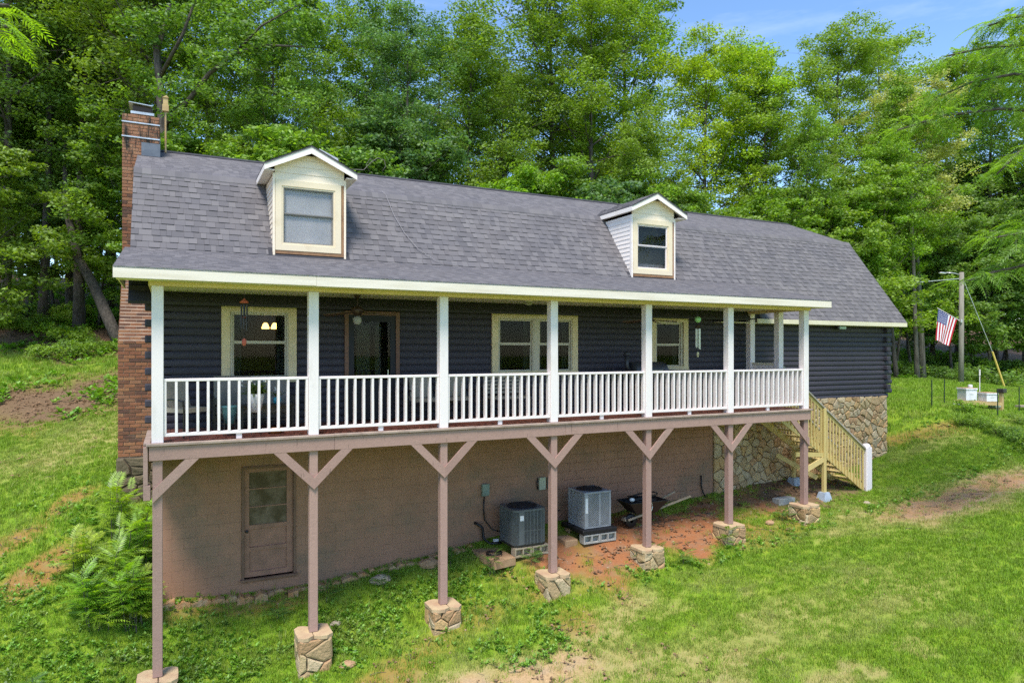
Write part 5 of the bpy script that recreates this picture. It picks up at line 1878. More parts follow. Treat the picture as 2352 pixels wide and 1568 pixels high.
# ------------------------------------------------------------------ beyond the right end of the house
pl = thing('utility_pole', (34.15, 7.65, -1.6), 'tall grey wooden utility pole carrying the flag at the edge of the lawn', 'utility pole')
part('pole', MB().tube([(34.15, 7.65, -2.2), (34.17, 7.65, .5), (34.2, 7.65, 3.85)], [.125, .115, .10], 12), pole_wood, pl, True)
part('lamp_arm', MB().tube([(34.2, 7.65, 3.7), (33.9, 7.8, 3.8), (33.5, 7.98, 3.83)], .025, 6), galv, pl, True)
part('lamp_head', MB().ball((33.35, 8.05, 3.80), .12, 10, 6, (2.2, 1, .5)), galv, pl, True)
part('bracket', MB().bbox(34.02, 7.55, 1.40, 34.10, 7.62, 1.56, .01), galv, pl)
fl_ = thing('flag', (34.1, 7.6, 1.46), 'United States flag hanging from a slanted white staff on the utility pole', 'flag')
part('staff', MB().tube([(34.10, 7.60, 1.46), (33.06, 8.12, 2.12)], .016, 6), white_rail, fl_)
# the cloth: hoist along the staff, fly hanging down; built stripe by stripe
S0, S1 = Vector((33.10, 8.10, 2.08)), Vector((33.92, 7.69, 1.56))
D0, D1 = Vector((-.10, .05, -1.50)), Vector((-.38, .18, -1.28))


def cloth(u, v_):
    """u along the staff 0..1 from the top, v_ down the fly"""
    p = S0.lerp(S1, u) + D0.lerp(D1, u) * v_
    wv = .045 * math.sin(u * 9 + v_ * 2.5) * v_
    return p + Vector((.35, .9, 0)) * wv


red = M('flag_red', (.42, .02, .03), None, rough=.8)
wht = M('flag_white', (.72, .70, .72), None, rough=.8)
blu = M('flag_blue', (.02, .035, .18), None, rough=.8)
for i in range(13):
    u0, u1 = i / 13, (i + 1) / 13
    vs, fs = [], []
    v_s = .4 if i < 7 else 0
    for j in range(13):
        q = v_s + (1 - v_s) * j / 12
        vs += [cloth(u0, q), cloth(u1, q)]
    fs = [(2 * j, 2 * j + 1, 2 * j + 3, 2 * j + 2) for j in range(12)]
    b = MB()
    b.add(vs, fs)
    part('stripe', b, red if i % 2 == 0 else wht, fl_)
b = MB()
vs = [cloth(7 / 13 * i / 8, .4 * j / 6) for i in range(9) for j in range(7)]
b.add(vs, [(i * 7 + j, i * 7 + j + 1, (i + 1) * 7 + j + 1, (i + 1) * 7 + j) for i in range(8) for j in range(6)])
part('canton', b, blu, fl_)
b = MB()
nrm = Vector((-.35, -.9, 0)).normalized()
for i in range(9):
    for j in range(6 if i % 2 == 0 else 5):
        uu = 7 / 13 * (i + .9) / 10
        vv = .4 * ((j + .6) / 6.1 if i % 2 == 0 else (j + 1.1) / 6.1)
        c_ = cloth(uu, vv) + nrm * .008
        ex = (cloth(uu + .01, vv) - cloth(uu, vv)).normalized()
        ey = (cloth(uu, vv + .01) - cloth(uu, vv)).normalized()
        pts = []
        for q in range(10):
            r_ = .030 if q % 2 == 0 else .012
            a = q * PI / 5
            pts.append(c_ + ex * r_ * math.cos(a) + ey * r_ * math.sin(a))
        b.add(pts, [tuple(range(10))])
part('stars', b, wht, fl_)
wr = thing('service_cable', (34.2, 7.65, 3.7), 'pale overhead cable running from the utility pole back towards the wood', 'cable')
part('wire', MB().tube([(34.2, 7.65, 3.55), (32, 10.5, 3.35), (29.5, 13.5, 3.3), (27, 16.5, 3.35)], .02, 5), silver, wr)
gw = thing('guy_wire', (36.1, 6.68, -1.95), 'slanting guy wire with a yellow guard anchoring the utility pole', 'guy wire')
part('wire', MB().tube([(34.25, 7.6, 3.5), (35.5, 6.97, .01), (36.1, 6.68, -1.95)], .015, 5), galv, gw)
part('wire_guard', MB().tube([(35.5, 6.97, .01), (36.1, 6.68, -1.92)], .045, 8), yellow_guard, gw)
# bee hives
stt = thing('hive_stand', (27.4, 3.2, -2.0), 'low wooden plank stand carrying the two white bee hives', 'stand')
part('plank', MB().beam((26.75, 3.50, -1.86), (28.12, 2.84, -1.93), .50, .05), new_wood, stt)
part('plank_front', MB().beam((26.66, 3.27, -1.90), (28.03, 2.61, -1.97), .04, .12), new_wood, stt)
for (x, y) in ((26.82, 3.46), (28.05, 2.87)):
    zz = gz(x, y)
    part('stand_leg', MB().box(x - .12, y - .12, zz - .2, x + .12, y + .12, -1.95), tan_concrete, stt)
    part('wrapped_cap', MB().bbox(x - .16, y - .16, -2.12, x + .16, y + .16, -1.96, .03), galv, stt)


def hive(x, y, z0, w, d, h, label, tall):
    t = thing('bee_hive', (x, y, z0), label, 'bee hive')
    a = rad(-25)
    ca, sa = math.cos(a), math.sin(a)

    def rb(x0, y0, z0_, x1, y1, z1_):
        m_ = MB().bbox(x0, y0, z0_, x1, y1, z1_, .008)
        m_.v = [(x + p[0] * ca - p[1] * sa, y + p[0] * sa + p[1] * ca, p[2]) for p in m_.v]
        return m_
    part('hive_box', rb(-w / 2, -d / 2, z0, w / 2, d / 2, z0 + h), hive_paint, t)
    part('hive_lid', rb(-w / 2 - .02, -d / 2 - .02, z0 + h + .002, w / 2 + .02, d / 2 + .02, z0 + h + .06), hive_paint, t)
    part('lid_board', rb(-w / 2 - .01, -d / 2 - .01, z0 + h + .062, w / 2 + .01, d / 2 + .01, z0 + h + .08), tan_concrete, t)
    part('hand_hold', rb(-.07, -d / 2 - .012, z0 + h * .6, .07, -d / 2 + .002, z0 + h * .6 + .03), hive_paint, t)
    if tall:
        part('feeder_jar', MB().lathe(x + .2, y, [(.08, z0 + h + .082), (.08, z0 + h + .17), (.04, z0 + h + .19)], 12), white_plastic, t)


hive(27.12, 3.34, -1.835, .42, .50, .40, 'taller white bee hive box with a jar on its lid, on the plank stand', True)
hive(27.83, 3.0, -1.875, .42, .50, .26, 'shorter white bee hive box on the right end of the plank stand', False)
mb_ = thing('post_box', (28.3, 2.75, -2.3), 'small dark box on a short wooden post right of the bee hives', 'box')
part('post', MB().bbox(28.24, 2.70, gz(28.3, 2.75) - .2, 28.36, 2.82, -1.56, .01), new_wood, mb_)
part('box_top', MB().bbox(28.18, 2.62, -1.56, 28.42, 2.88, -1.40, .02), black_metal, mb_)
fence_lab = ['thin dark metal fence post standing alone on the lawn near the house', 'thin dark fence post just left of the hive stand', 'thin dark fence post just right of the shorter hive', 'thin dark fence post right of the small post box', 'thin dark fence post at the right edge of the view', 'white-tipped thin post behind the taller hive', 'thin pale post at the far right edge behind the garden bed']
fp0 = None
for k, (x, y) in enumerate(((23.92, 2.69), (25.9, 3.45), (26.0, 1.66), (29.0, 2.5), (28.6, .9), (30.2, 4.6), (33.0, 3.5))):
    zz = gz(x, y)
    if k < 5:
        if fp0 is None:
            fp0 = MB().box(-.02, -.003, -.2, .02, .003, .98).box(-.003, .003, -.2, .003, .025, .98).mesh('fence_post', post_green)
        o = link('fence_post', fp0, None, (x, y, zz))
    else:
        m_ = MB().tube([(0, 0, -.2), (0, 0, 1.0)], .018, 6).tube([(0, 0, 1.0), (0, 0, 1.25)], .03, 6).mesh('fence_post', white_rail)
        o = link('fence_post', m_, None, (x, y, zz))
    tag(o, fence_lab[k], 'fence post', 'thin fence posts round the bee yard')
o = MB().beam((29.3, 2.7, gz(29.5, 2.6) + .2), (33.5, 1.8, gz(33, 2) + .25), .25, .06).build('plank', raw_wood, None, (31, 2.3, -2))
tag(o, 'long grey board lying low at the right edge beyond the hives', 'board')

# loose stones by the wall foot and on the ground
rr = random.Random(12)


def rock(x, y, z, r, sx, sy, sz, m, label, grp=None, seed=0):
    q = random.Random(seed)
    b = MB().ball((0, 0, 0), 1, 9, 6)
    b.v = [(p[0] * r * sx * q.uniform(.82, 1.12), p[1] * r * sy * q.uniform(.82, 1.12), p[2] * r * sz * q.uniform(.8, 1.1)) for p in b.v]
    o = link('rock', b.mesh('rock', m), None, (x, y, z))
    return tag(o, label, 'rock', grp)


ft = MB()
x = XL
pts = []
while x < 6.0:
    w = rr.uniform(.14, .4)
    zz = gz(x, YW - .1)
    n = 8
    yb = YW - .05 - rr.uniform(.06, .2)
    poly = [(x, zz - .25), (x + w, zz - .25), (x + w * .95, zz + rr.uniform(.0, .07)), (x + w * .5, zz + rr.uniform(.02, .1)), (x + w * .06, zz + rr.uniform(.0, .07))]
    vs = [(p[0], yb - rr.uniform(0, .03), p[1]) for p in poly] + [(p[0], YW - .002, p[1] + .01) for p in poly]
    ft.add(vs, [(0, 1, 2, 3, 4), (0, 5, 6, 1), (1, 6, 7, 2), (2, 7, 8, 3), (3, 8, 9, 4), (4, 9, 5, 0)])
    x += w * .93
part('wall_footing', ft, M('rough_footing', (.42, .31, .19), (.46, .22, .09), 3, .95, .9, 20, bdist=.03), house)
for k, (x, y, r, lab) in enumerate(((2.75, -.25, .13, 'reddish rock right of the second stone pier'), (2.8, .9, .10, 'round reddish rock in the weeds beside the second brown post'), (.3, -.35, .2, 'flat pale rock at the foot of the leftmost brown post'),
                                    (3.9, 1.75, .2, 'long tan rock in weeds along the foot of the brown wall'), (13.5, .3, .12, 'tan rock on the ground between the two rightmost piers'), (16.9, .1, .1, 'pale flat stone on the lawn before the front stair footing'),
                                    (5.0, 1.85, .22, 'tan rubble stone at the wall foot left of the third brown post'), (10.0, .5, .05, 'small white pebble on the bare red clay'))):
    rock(x, y, gz(x, y) + r * .12, r, 1.2, .9, .55, tan_concrete if k % 2 == 0 else beige_block, lab, None, k)
# ------------------------------------------------------------------ trees
def leaf_cloud(rg, centres, radii, per, size, flat=.55, droop=.0):
    """rhombic leaves scattered in flattened clumps; returns V,F (quads)"""
    Cn = np.repeat(centres, per, axis=0)
    Rn = np.repeat(radii, per)
    n = len(Cn)
    d = rg.normal(size=(n, 3))
    d /= np.linalg.norm(d, axis=1, keepdims=True)
    rr_ = rg.random(n) ** .45
    off = d * rr_[:, None] * Rn[:, None]
    off[:, 2] *= flat
    P = Cn + off
    # leaf frame
    yaw = rg.random(n) * 2 * np.pi
    nz = np.abs(rg.normal(.75, .5, n)) + .12
    nrm = np.stack([rg.normal(0, .7, n) + off[:, 0] / Rn * .5, rg.normal(0, .7, n) + off[:, 1] / Rn * .5, nz], -1)
    nrm /= np.linalg.norm(nrm, axis=1, keepdims=True)
    t = np.stack([np.cos(yaw), np.sin(yaw), -droop - .25 * rg.random(n)], -1)
    t -= nrm * (t * nrm).sum(1, keepdims=True)
    t /= np.linalg.norm(t, axis=1, keepdims=True)
    b = np.cross(nrm, t)
    L = size * rg.uniform(.65, 1.35, n)[:, None]
    Wd = L * rg.uniform(.40, .62, n)[:, None] * .5
    V = np.stack([P - t * L * .5, P + b * Wd - t * L * .05, P + t * L * .5, P - b * Wd - t * L * .05], 1).reshape(-1, 3)
    F = np.arange(n * 4).reshape(n, 4)
    return V, F


def make_tree(seed, H, r0, crown_lo, spread, limbs, per, size, clump_r, top_taper=.5, lean=0.0, flat=.55, bark_m=None):
    """returns (trunk mesh, crown mesh)"""
    bark_m = bark_m or bark
    rg = np.random.default_rng(seed)
    q = random.Random(seed)
    mb = MB()
    path, rads = [], []
    n = 9
    ax, ay = q.uniform(-1, 1), q.uniform(-1, 1)
    for i in range(n + 1):
        t = i / n
        path.append(Vector((lean * H * t + ax * .35 * math.sin(t * 3.1 + seed), ay * .35 * math.sin(t * 2.6 + seed * 2), -0.6 + (H * .93 + .6) * t)))
        rads.append(r0 * (1.25 if i == 0 else 1) * (1 - .88 * t))
    mb.tube(path, rads, 8)
    cen, crad = [], []

    def at_t(t):
        f = t * n
        i = min(int(f), n - 1)
        return path[i].lerp(path[i + 1], f - i)
    for k in range(limbs):
        t = crown_lo + (0.97 - crown_lo) * (k + q.random()) / limbs
        base = at_t(t)
        a = k * 2.399 + q.uniform(-.5, .5)
        prof = math.sin(PI * min(1, max(.12, (t - crown_lo) / (1 - crown_lo) * .82 + .18))) ** .7
        L = spread * (prof * (1 - .25 * top_taper) + .12) * q.uniform(.7, 1.15)
        up = q.uniform(.25, .75) + .5 * t
        d = Vector((math.cos(a), math.sin(a), up)).normalized()
        pts = [base]
        p = base.copy()
        for s in range(4):
            d2 = (d + Vector((q.uniform(-.3, .3), q.uniform(-.3, .3), q.uniform(-.25, .2)))).normalized()
            p = p + d2 * L / 4
            pts.append(p.copy())
            d = d2
        lr = max(.018, r0 * (1 - .85 * t) * .5)
        mb.tube(pts, [lr, lr * .75, lr * .5, lr * .32, lr * .15], 5, False)
        for s in range(1, 5):
            m_ = 1 if s == 1 else 2
            for _ in range(m_):
                o = Vector((q.uniform(-1, 1), q.uniform(-1, 1), q.uniform(-.5, .8))) * clump_r * 1.1
                c = pts[s] + o
                cen.append(c)
                crad.append(clump_r * q.uniform(.65, 1.25) * (1 - .2 * t))
                if s > 1:
                    mb.tube([pts[s], c], [lr * .25, lr * .08], 4, False)
    for s in range(4):
        cen.append(path[-1] + Vector((q.uniform(-.6, .6), q.uniform(-.6, .6), q.uniform(-.4, .7))))
        crad.append(clump_r * .9)
    cen = np.array([list(c) for c in cen])
    V, F = leaf_cloud(rg, cen, np.array(crad), per, size, flat)
    return mb.mesh('trunk', bark_m, smooth=True), npmesh('crown', V, F, leaf_tree)


TREES = [
    make_tree(1, 19, .20, .46, 4.2, 26, 150, .155, .86),
    make_tree(2, 21, .22, .50, 3.8, 26, 150, .15, .82),
    make_tree(3, 17, .17, .40, 3.6, 26, 150, .15, .80, lean=.05),
    make_tree(4, 22, .25, .44, 5.0, 32, 160, .165, .95),
    make_tree(5, 18, .14, .46, 2.9, 24, 130, .145, .74, lean=-.04),
    make_tree(6, 20, .19, .34, 4.2, 34, 150, .14, .78),
    make_tree(7, 20, .18, .54, 4.6, 22, 140, .15, .82, flat=.42),
]
UNDER = [
    make_tree(21, 6.5, .07, .20, 2.4, 22, 120, .14, .52, flat=.42),
    make_tree(22, 8.5, .08, .25, 2.8, 24, 130, .14, .58, flat=.40),
    make_tree(23, 4.2, .04, .12, 1.9, 18, 120, .12, .45, flat=.45),
]
CLS = {'dark': (.15, .28, .045), 'mid': (.21, .35, .032), 'bright': (.22, .37, .020), 'lime': (.33, .48, .014), 'blue': (.090, .20, .062), 'olive': (.17, .28, .034), 'cream': (.45, .48, .17)}


def tree(var, x, y, s, cls, label, group, rot=None, pool=TREES, name='broadleaf_tree', pale=False, zoff=0.0, sxy=1.0, cat='tree'):
    z = gz(x, y) + zoff
    e = bpy.data.objects.new(name, None)
    C.objects.link(e)
    e.location = (x, y, z)
    e.rotation_euler = (0, 0, rot if rot is not None else rng.uniform(0, 6.28))
    e.scale = (s * sxy, s * sxy, s)
    tag(e, label, cat, group)
    for nm, me in zip(('trunk', 'crown'), pool[var]):
        o = bpy.data.objects.new(nm, me)
        C.objects.link(o)
        o.parent = e
        if nm == 'crown':
            c = CLS[cls]
            j = rng.uniform(.85, 1.18)
            o.color = (c[0] * j * rng.uniform(.9, 1.1), c[1] * j, c[2] * j, 1)
        elif pale:
            o.material_slots[0].link = 'OBJECT'
            o.material_slots[0].material = pale_bark
    return e


def tree_at(u, t, *a, **k):
    p = eye(u, 808, t)
    return tree(a[0], p.x, p.y, *a[1:], **k)


G1 = 'tall trees of the wood behind the house'
# (view column, distance, variant, scale, colour, label, pale trunk)
KEY = [
    (20, 30, 5, 1.15, 'dark', 'dark green tree at the far left edge of the wood', 0),
    (95, 31, 1, 1.05, 'mid', 'slim tree at left whose crown shows yellow-green gaps', 0),
    (205, 31, 1, 1.1, 'dark', 'tree with a straight dark trunk left of the brick chimney', 0),
    (262, 35, 6, 1.1, 'bright', 'bright green tree filling the gap just left of the chimney', 0),
    (362, 29, 3, 1.05, 'mid', 'large broad tree rising directly behind the brick chimney', 0),
    (150, 33, 0, 1.05, 'mid', 'tall tree deep in the wood at upper left', 0),
    (60, 34, 3, 1.0, 'olive', 'olive-green tree deep in the wood behind the left edge', 0),
    (470, 29, 0, .92, 'mid', 'mid-green tree behind the roof between chimney and left dormer', 0),
    (560, 34, 6, .95, 'olive', 'loose-crowned tree with bare limbs above the left dormer', 0),
    (640, 27, 2, .80, 'dark', 'darker tree right above the peak of the left dormer', 0),
    (742, 30, 4, .93, 'bright', 'slender leaning tree with a dark forked trunk right of the left dormer', 0),
    (850, 33, 1, .84, 'dark', 'blue-green tree with airy crown against the sky, left of centre', 0),
    (930, 29, 5, .78, 'blue', 'dense bluish-green tree over the ridge left of centre', 0),
    (1000, 36, 0, .90, 'mid', 'tall dark tree beside a narrow gap of blue sky at centre', 0),
    (1075, 31, 4, .95, 'mid', 'tree with thin straight trunk at the centre of the ridge', 0),
    (1155, 33, 6, .74, 'olive', 'open tree with a thin trunk below the blue gap at centre', 0),
    (1270, 36, 3, 1.06, 'olive', 'widest tree right of centre with upswept limbs reaching the top edge', 0),
    (1370, 33, 5, .98, 'bright', 'yellow-green tree with ascending branches right of centre', 0),
    (1435, 39, 3, 1.02, 'bright', 'tall bright tree touching the top edge left of the open sky', 0),
    (1500, 30, 2, .72, 'mid', 'shorter tree standing just above the right dormer', 0),
    (1615, 36, 5, .94, 'lime', 'brilliant lime-green tree with pointed crown under the open sky', 0),
    (1705, 38, 0, 1.0, 'lime', 'lime-green tree, second of the bright pair right of the right dormer', 0),
    (1790, 35, 2, .96, 'bright', 'bright green tree behind the right end of the roof ridge', 0),
    (1915, 42, 3, .96, 'mid', 'round-topped darker tree standing highest against the open sky', 0),
    (1860, 34, 5, .70, 'mid', 'mid-green tree above the sloping right end of the roof', 0),
    (2025, 46, 6, 1.12, 'mid', 'hazy green tree in the dip of the skyline at right', 0),
    (2105, 38, 1, .84, 'cream', 'tree with pale cream blossom among green leaves at right', 1),
    (2112, 36, 4, .92, 'mid', 'tree with a mottled grey trunk right of the roof end', 1),
    (2060, 35, 2, .74, 'bright', 'layered light green tree just right of the roof slope', 0),
    (2200, 47, 0, 1.16, 'mid', 'tall green tree behind the utility pole', 0),
    (2285, 44, 5, 1.06, 'dark', 'dark green tree behind the yellow guy wire', 0),
    (2365, 46, 3, 1.06, 'mid', 'broad tree at the far right edge of the wood', 1),
    (2440, 40, 1, .85, 'mid', 'tree just beyond the right edge of the wood', 0),
]
for (u, t, v, s, c, lab, pale) in KEY:
    tree_at(u, t, v, s, c, lab, G1, pale=bool(pale))
# the leaning trunk at left
lt = empty('leaning_tree', tuple(eye(268, 808, 29)), 'grey tree trunk leaning left out of the slope beside the chimney', 'tree', G1)
b0, b1, b2, b3 = eye(282, 765, 29), eye(215, 655, 29.5), eye(178, 590, 30), eye(150, 470, 30.5)
b0.z = gz(b0.x, b0.y) - .3
part('trunk', MB().tube([b0, (b0 + b1) / 2, b1, b2, b3, eye(150, 330, 31)], [.27, .24, .21, .18, .14, .06], 10), bark, lt, True)
Lv = leaf_cloud(np.random.default_rng(5), np.array([list(eye(150 + rng.uniform(-90, 90), 330 + rng.uniform(-120, 130), 30.8 + rng.uniform(-1.5, 1.5))) for _ in range(30)]), np.full(30, .9), 200, .16, .5)
o = link('crown', npmesh('crown', Lv[0] - np.array(W[lt]), Lv[1], leaf_tree), lt)
o.color = (.12, .25, .034, 1)
# the great limb reaching right over the roof from the chimney tree
lb = empty('limb_tree', tuple(eye(385, 808, 26)), 'grey forked tree whose long limb arches right above the roof', 'tree', G1)
z0_ = gz(W[lb].x, W[lb].y)
part('trunk', MB().tube([Vector((W[lb].x, W[lb].y, z0_ - .4)), eye(383, 420, 26), eye(372, 250, 26), eye(360, 120, 26.2), eye(390, 10, 26.5)], [.24, .20, .17, .12, .07], 10).tube([eye(374, 290, 26), eye(430, 235, 25.6), eye(480, 170, 25.2), eye(540, 122, 25), eye(610, 104, 24.8), eye(700, 108, 24.6)], [.10, .09, .08, .065, .05, .02], 8).tube([eye(366, 180, 26.1), eye(420, 80, 25.6), eye(445, 10, 25.3)], [.08, .06, .04], 8).tube([eye(540, 122, 25), eye(600, 60, 24.6), eye(690, 10, 24.2)], [.05, .035, .02], 6), bark, lb, True)
cc = [list(eye(u + rng.uniform(-30, 30), v + rng.uniform(-35, 35), t)) for (u, v, t) in ((620, 80, 24.8), (690, 95, 24.6), (650, 30, 24.5), (480, 130, 25.2), (430, 60, 25.5), (500, 60, 25.2), (560, 90, 25), (330, 110, 26), (300, 180, 26.2), (410, 200, 25.5), (350, 30, 26), (375, 180, 25.3), (368, 60, 25.5), (390, 330, 25.4), (440, 250, 25), (520, 160, 24.6), (450, 10, 25.4), (560, 150, 25), (600, 200, 25), (330, 260, 26.4), (420, 290, 26), (300, 60, 26), (540, 20, 25), (730, 60, 24.6), (700, 20, 24.4))]
Lv = leaf_cloud(np.random.default_rng(8), np.array(cc), np.full(len(cc), .8), 240, .17, .5)
o = link('crown', npmesh('crown', Lv[0] - np.array(W[lb]), Lv[1], leaf_tree), lb)
o.color = (.12, .25, .034, 1)

# anonymous depth of the wood: rows further back that nothing tells apart
q = random.Random(77)
cols = ['mid', 'dark', 'olive', 'bright']
placed_t = []


def far_ok(x, y, d):
    for (a, b) in placed_t:
        if (a - x) ** 2 + (b - y) ** 2 < d * d:
            return False
    placed_t.append((x, y))
    return True


cnt = 0
while cnt < 30:
    u = q.uniform(-120, 2500)
    t = q.uniform(38, 62) if u < 1900 else q.uniform(48, 66)
    p = eye(u, 808, t)
    if not far_ok(p.x, p.y, 3.2):
        continue
    hs_s = q.uniform(.72, .95) * (1 if u < 650 else .86)
    if u > 1500:
        hs_s *= .80
    cl_ = q.choice(cols[:3]) if u < 1000 else q.choice(cols + ['bright'])
    tree(q.randrange(7), p.x, p.y, hs_s, cl_, 'distant trees standing deep in the wood behind the nearer ones', 'distant trees deep in the wood')
    cnt += 1
# understory at the wood's edge
UL = [(15, 31, 1, 1.2, 'dark'), (110, 33, 0, 1.3, 'mid'), (170, 34, 1, 1.2, 'dark'), (240, 32, 0, 1.1, 'mid'), (60, 36, 1, 1.5, 'bright'), (310, 31, 1, 1.2, 'mid'), (-20, 27, 0, 1.2, 'mid'), (40, 40, 1, 1.6, 'mid'), (130, 40, 1, 1.6, 'bright'),
      (215, 39, 1, 1.6, 'bright'), (420, 26, 1, 1.05, 'mid'), (520, 27, 0, 1.3, 'bright'), (600, 26, 1, 1.0, 'mid'), (690, 25, 0, 1.35, 'mid'), (760, 28, 1, 1.1, 'mid'), (860, 26, 0, 1.3, 'dark'), (930, 27, 1, 1.2, 'blue'), (1000, 29, 1, 1.1, 'dark'),
      (1080, 28, 0, 1.2, 'mid'), (1160, 30, 1, 1.0, 'mid'), (1220, 28, 0, 1.3, 'bright'), (1290, 29, 1, 1.1, 'mid'), (1370, 28, 0, 1.3, 'blue'), (1440, 30, 1, 1.1, 'mid'), (1530, 29, 0, 1.3, 'blue'), (1600, 31, 1, 1.1, 'mid'), (1670, 30, 0, 1.2, 'mid'),
      (1740, 33, 1, 1.1, 'bright'), (1810, 32, 0, 1.2, 'mid'), (1880, 35, 1, 1.2, 'mid'), (1950, 34, 0, 1.3, 'mid'), (1990, 36, 1, 1.3, 'mid'), (2050, 38, 1, 1.15, 'bright'), (2030, 41, 0, 1.3, 'mid'), (2100, 40, 1, 1.2, 'dark'), (2150, 42, 0, 1.4, 'dark'),
      (2190, 40, 1, 1.1, 'dark'), (2240, 43, 1, 1.3, 'dark'), (2275, 40, 0, 1.3, 'dark'), (2320, 42, 1, 1.3, 'dark'), (2370, 40, 0, 1.3, 'dark'), (2130, 46, 1, 1.5, 'dark'), (2220, 48, 1, 1.6, 'mid'), (2300, 47, 1, 1.6, 'dark'), (2400, 45, 1, 1.5, 'mid'), (2080, 47, 1, 1.5, 'dark')]
for (u, t, v, s, c) in UL:
    side = 'low leafy saplings at the edge of the wood on the left slope' if u < 330 else ('leafy saplings showing just above the roof ridge' if u < 1900 else 'dense low saplings along the lawn edge at right')
    tree_at(u, t, v, s, c, side, side, pool=UNDER, name='sapling')

# low bushes with leaves down to the ground
BUSH = []
for sd in (31, 32):
    rg = np.random.default_rng(sd)
    cen = np.stack([rg.uniform(-.6, .6, 12), rg.uniform(-.6, .6, 12), rg.uniform(.12, .7, 12)], -1)
    V, F = leaf_cloud(rg, cen, rg.uniform(.25, .4, 12), 110, .10, .7)
    st_ = MB()
    for c in cen:
        st_.tube([(0, 0, -.1), tuple(c)], [.015, .005], 4, False)
    BUSH.append((st_.mesh('stem', bark), npmesh('foliage', V, F, leaf_tree)))


def bush(x, y, s, cls, label, group=None, v=0):
    e = bpy.data.objects.new('bush', None)
    C.objects.link(e)
    e.location = (x, y, gz(x, y))
    e.scale = (s, s, s * .9)
    e.rotation_euler = (0, 0, rng.uniform(0, 6))
    tag(e, label, 'bush', group)
    for nm, me in zip(('stem', 'foliage'), BUSH[v]):
        o = bpy.data.objects.new(nm, me)
        C.objects.link(o)
        o.parent = e
        o.color = (CLS[cls] + (1,))[:4]
    return e


bl = 'low green bushes in the shade along the foot of the left slope'
for k in range(26):
    p = eye(q.uniform(-20, 270), 808, q.uniform(26, 33))
    bush(p.x, p.y, q.uniform(.5, 1.1), q.choice(['mid', 'mid', 'dark', 'bright']), bl, bl, k % 2)
bl = 'low bushes along the far edge of the lawn at right'
for k in range(30):
    p = eye(q.uniform(2050, 2420), 808, q.uniform(37, 43))
    bush(p.x, p.y, q.uniform(.7, 1.5), q.choice(['mid', 'dark', 'dark']), bl, bl, k % 2)
for (u, t, s, c, lab) in ((2222, 23.6, .62, 'bright', 'light green bush in front of the hive stand'), (2205, 22.6, .5, 'mid', 'dark-leaved bush at the left end of the garden bed'), (2250, 22.4, .6, 'mid', 'spreading bush in the garden bed below the taller hive'),
                          (2295, 21.8, .55, 'olive', 'olive bush in the middle of the garden bed'), (2332, 21.3, .6, 'dark', 'grey-green bush in the garden bed by the right edge'), (2370, 20.6, .65, 'mid', 'bush at the right end of the garden bed'), (2340, 23.0, .5, 'olive', 'small dry-looking bush behind the garden bed')):
    p = eye(u, 808, t)
    bush(p.x, p.y, s, c, lab, 'bushes in the garden bed', 1)

# ------------------------------------------------------------------ pinnate-leaved shrub, weeds and overhanging branches
FV, FF = pinnate(.60, 9, .20, .35, .25)
FV2, FF2 = pinnate(.55, 10, .17, .6, .24)


def tris_sane(F):
    return F


def stem_plant(name, x, y, h, nst, fr, label, col, cat='shrub', group=None, s=1.0, sd=0):
    q_ = random.Random(sd)
    z = gz(x, y)
    e = empty(name, (x, y, z), label, cat, group)
    stm, L = MB(), Leaves()
    for k in range(nst):
        a = q_.uniform(0, 6.28)
        r_ = q_.uniform(0, .35) * s
        bx, by = x + r_ * math.cos(a), y + r_ * math.sin(a)
        bz = gz(bx, by)
        hh = h * q_.uniform(.55, 1.0)
        lx, ly = q_.uniform(-.15, .15) * hh, q_.uniform(-.15, .15) * hh
        stm.tube([(bx, by, bz - .1), (bx + lx * .5, by + ly * .5, bz + hh * .5), (bx + lx, by + ly, bz + hh)], [.014 * s, .011 * s, .006 * s], 5)
        for j in range(fr):
            t = .35 + .65 * (j + q_.random()) / fr
            px, py, pz = bx + lx * t, by + ly * t, bz + hh * t
            yaw = j * 2.4 + q_.uniform(-.4, .4)
            L.add(placed(FV, (px, py, pz), yaw, q_.uniform(.15, .75) + .3 * (t > .85), q_.uniform(-.4, .4), s * q_.uniform(.7, 1.15)), FF)
    part('stem', stm, bark, e)
    o = L.build('foliage', leaf_front, e, color=col)
    return e


shr = [(-.55, 1.55, 1.5, 'tallest pinnate-leaved shrub beside the left brown post under the deck corner', 3), (-.90, 2.1, 1.5, 'pinnate-leaved shrub rising below the brick chimney', 3), (-.60, 1.75, .85, 'bright fern-like shrub just left of the brown corner post', 3),
       (-1.30, 1.75, 1.0, 'spreading pinnate-leaved shrub on the grass slope left of the house', 2), (-1.05, 1.7, .55, 'low bright fern-like shrub lowest on the left slope', 2), (-1.45, 2.6, .9, 'fern-like shrub highest on the slope below the chimney base', 2), (-.6, 2.7, 1.6, 'pinnate-leaved shrub against the corner of the brown wall', 2),
       (-.95, 3.3, 1.2, 'loose fern-like shrub growing against the chimney footing', 2)]
for k, (x, y, h, lab, n) in enumerate(shr):
    stem_plant('pinnate_shrub', x, y, h, n + 3, 12, lab, (.25 + .05 * (k % 3), .46, .02), 'shrub', 'pinnate-leaved shrubs left of the corner post', .62, 40 + k)
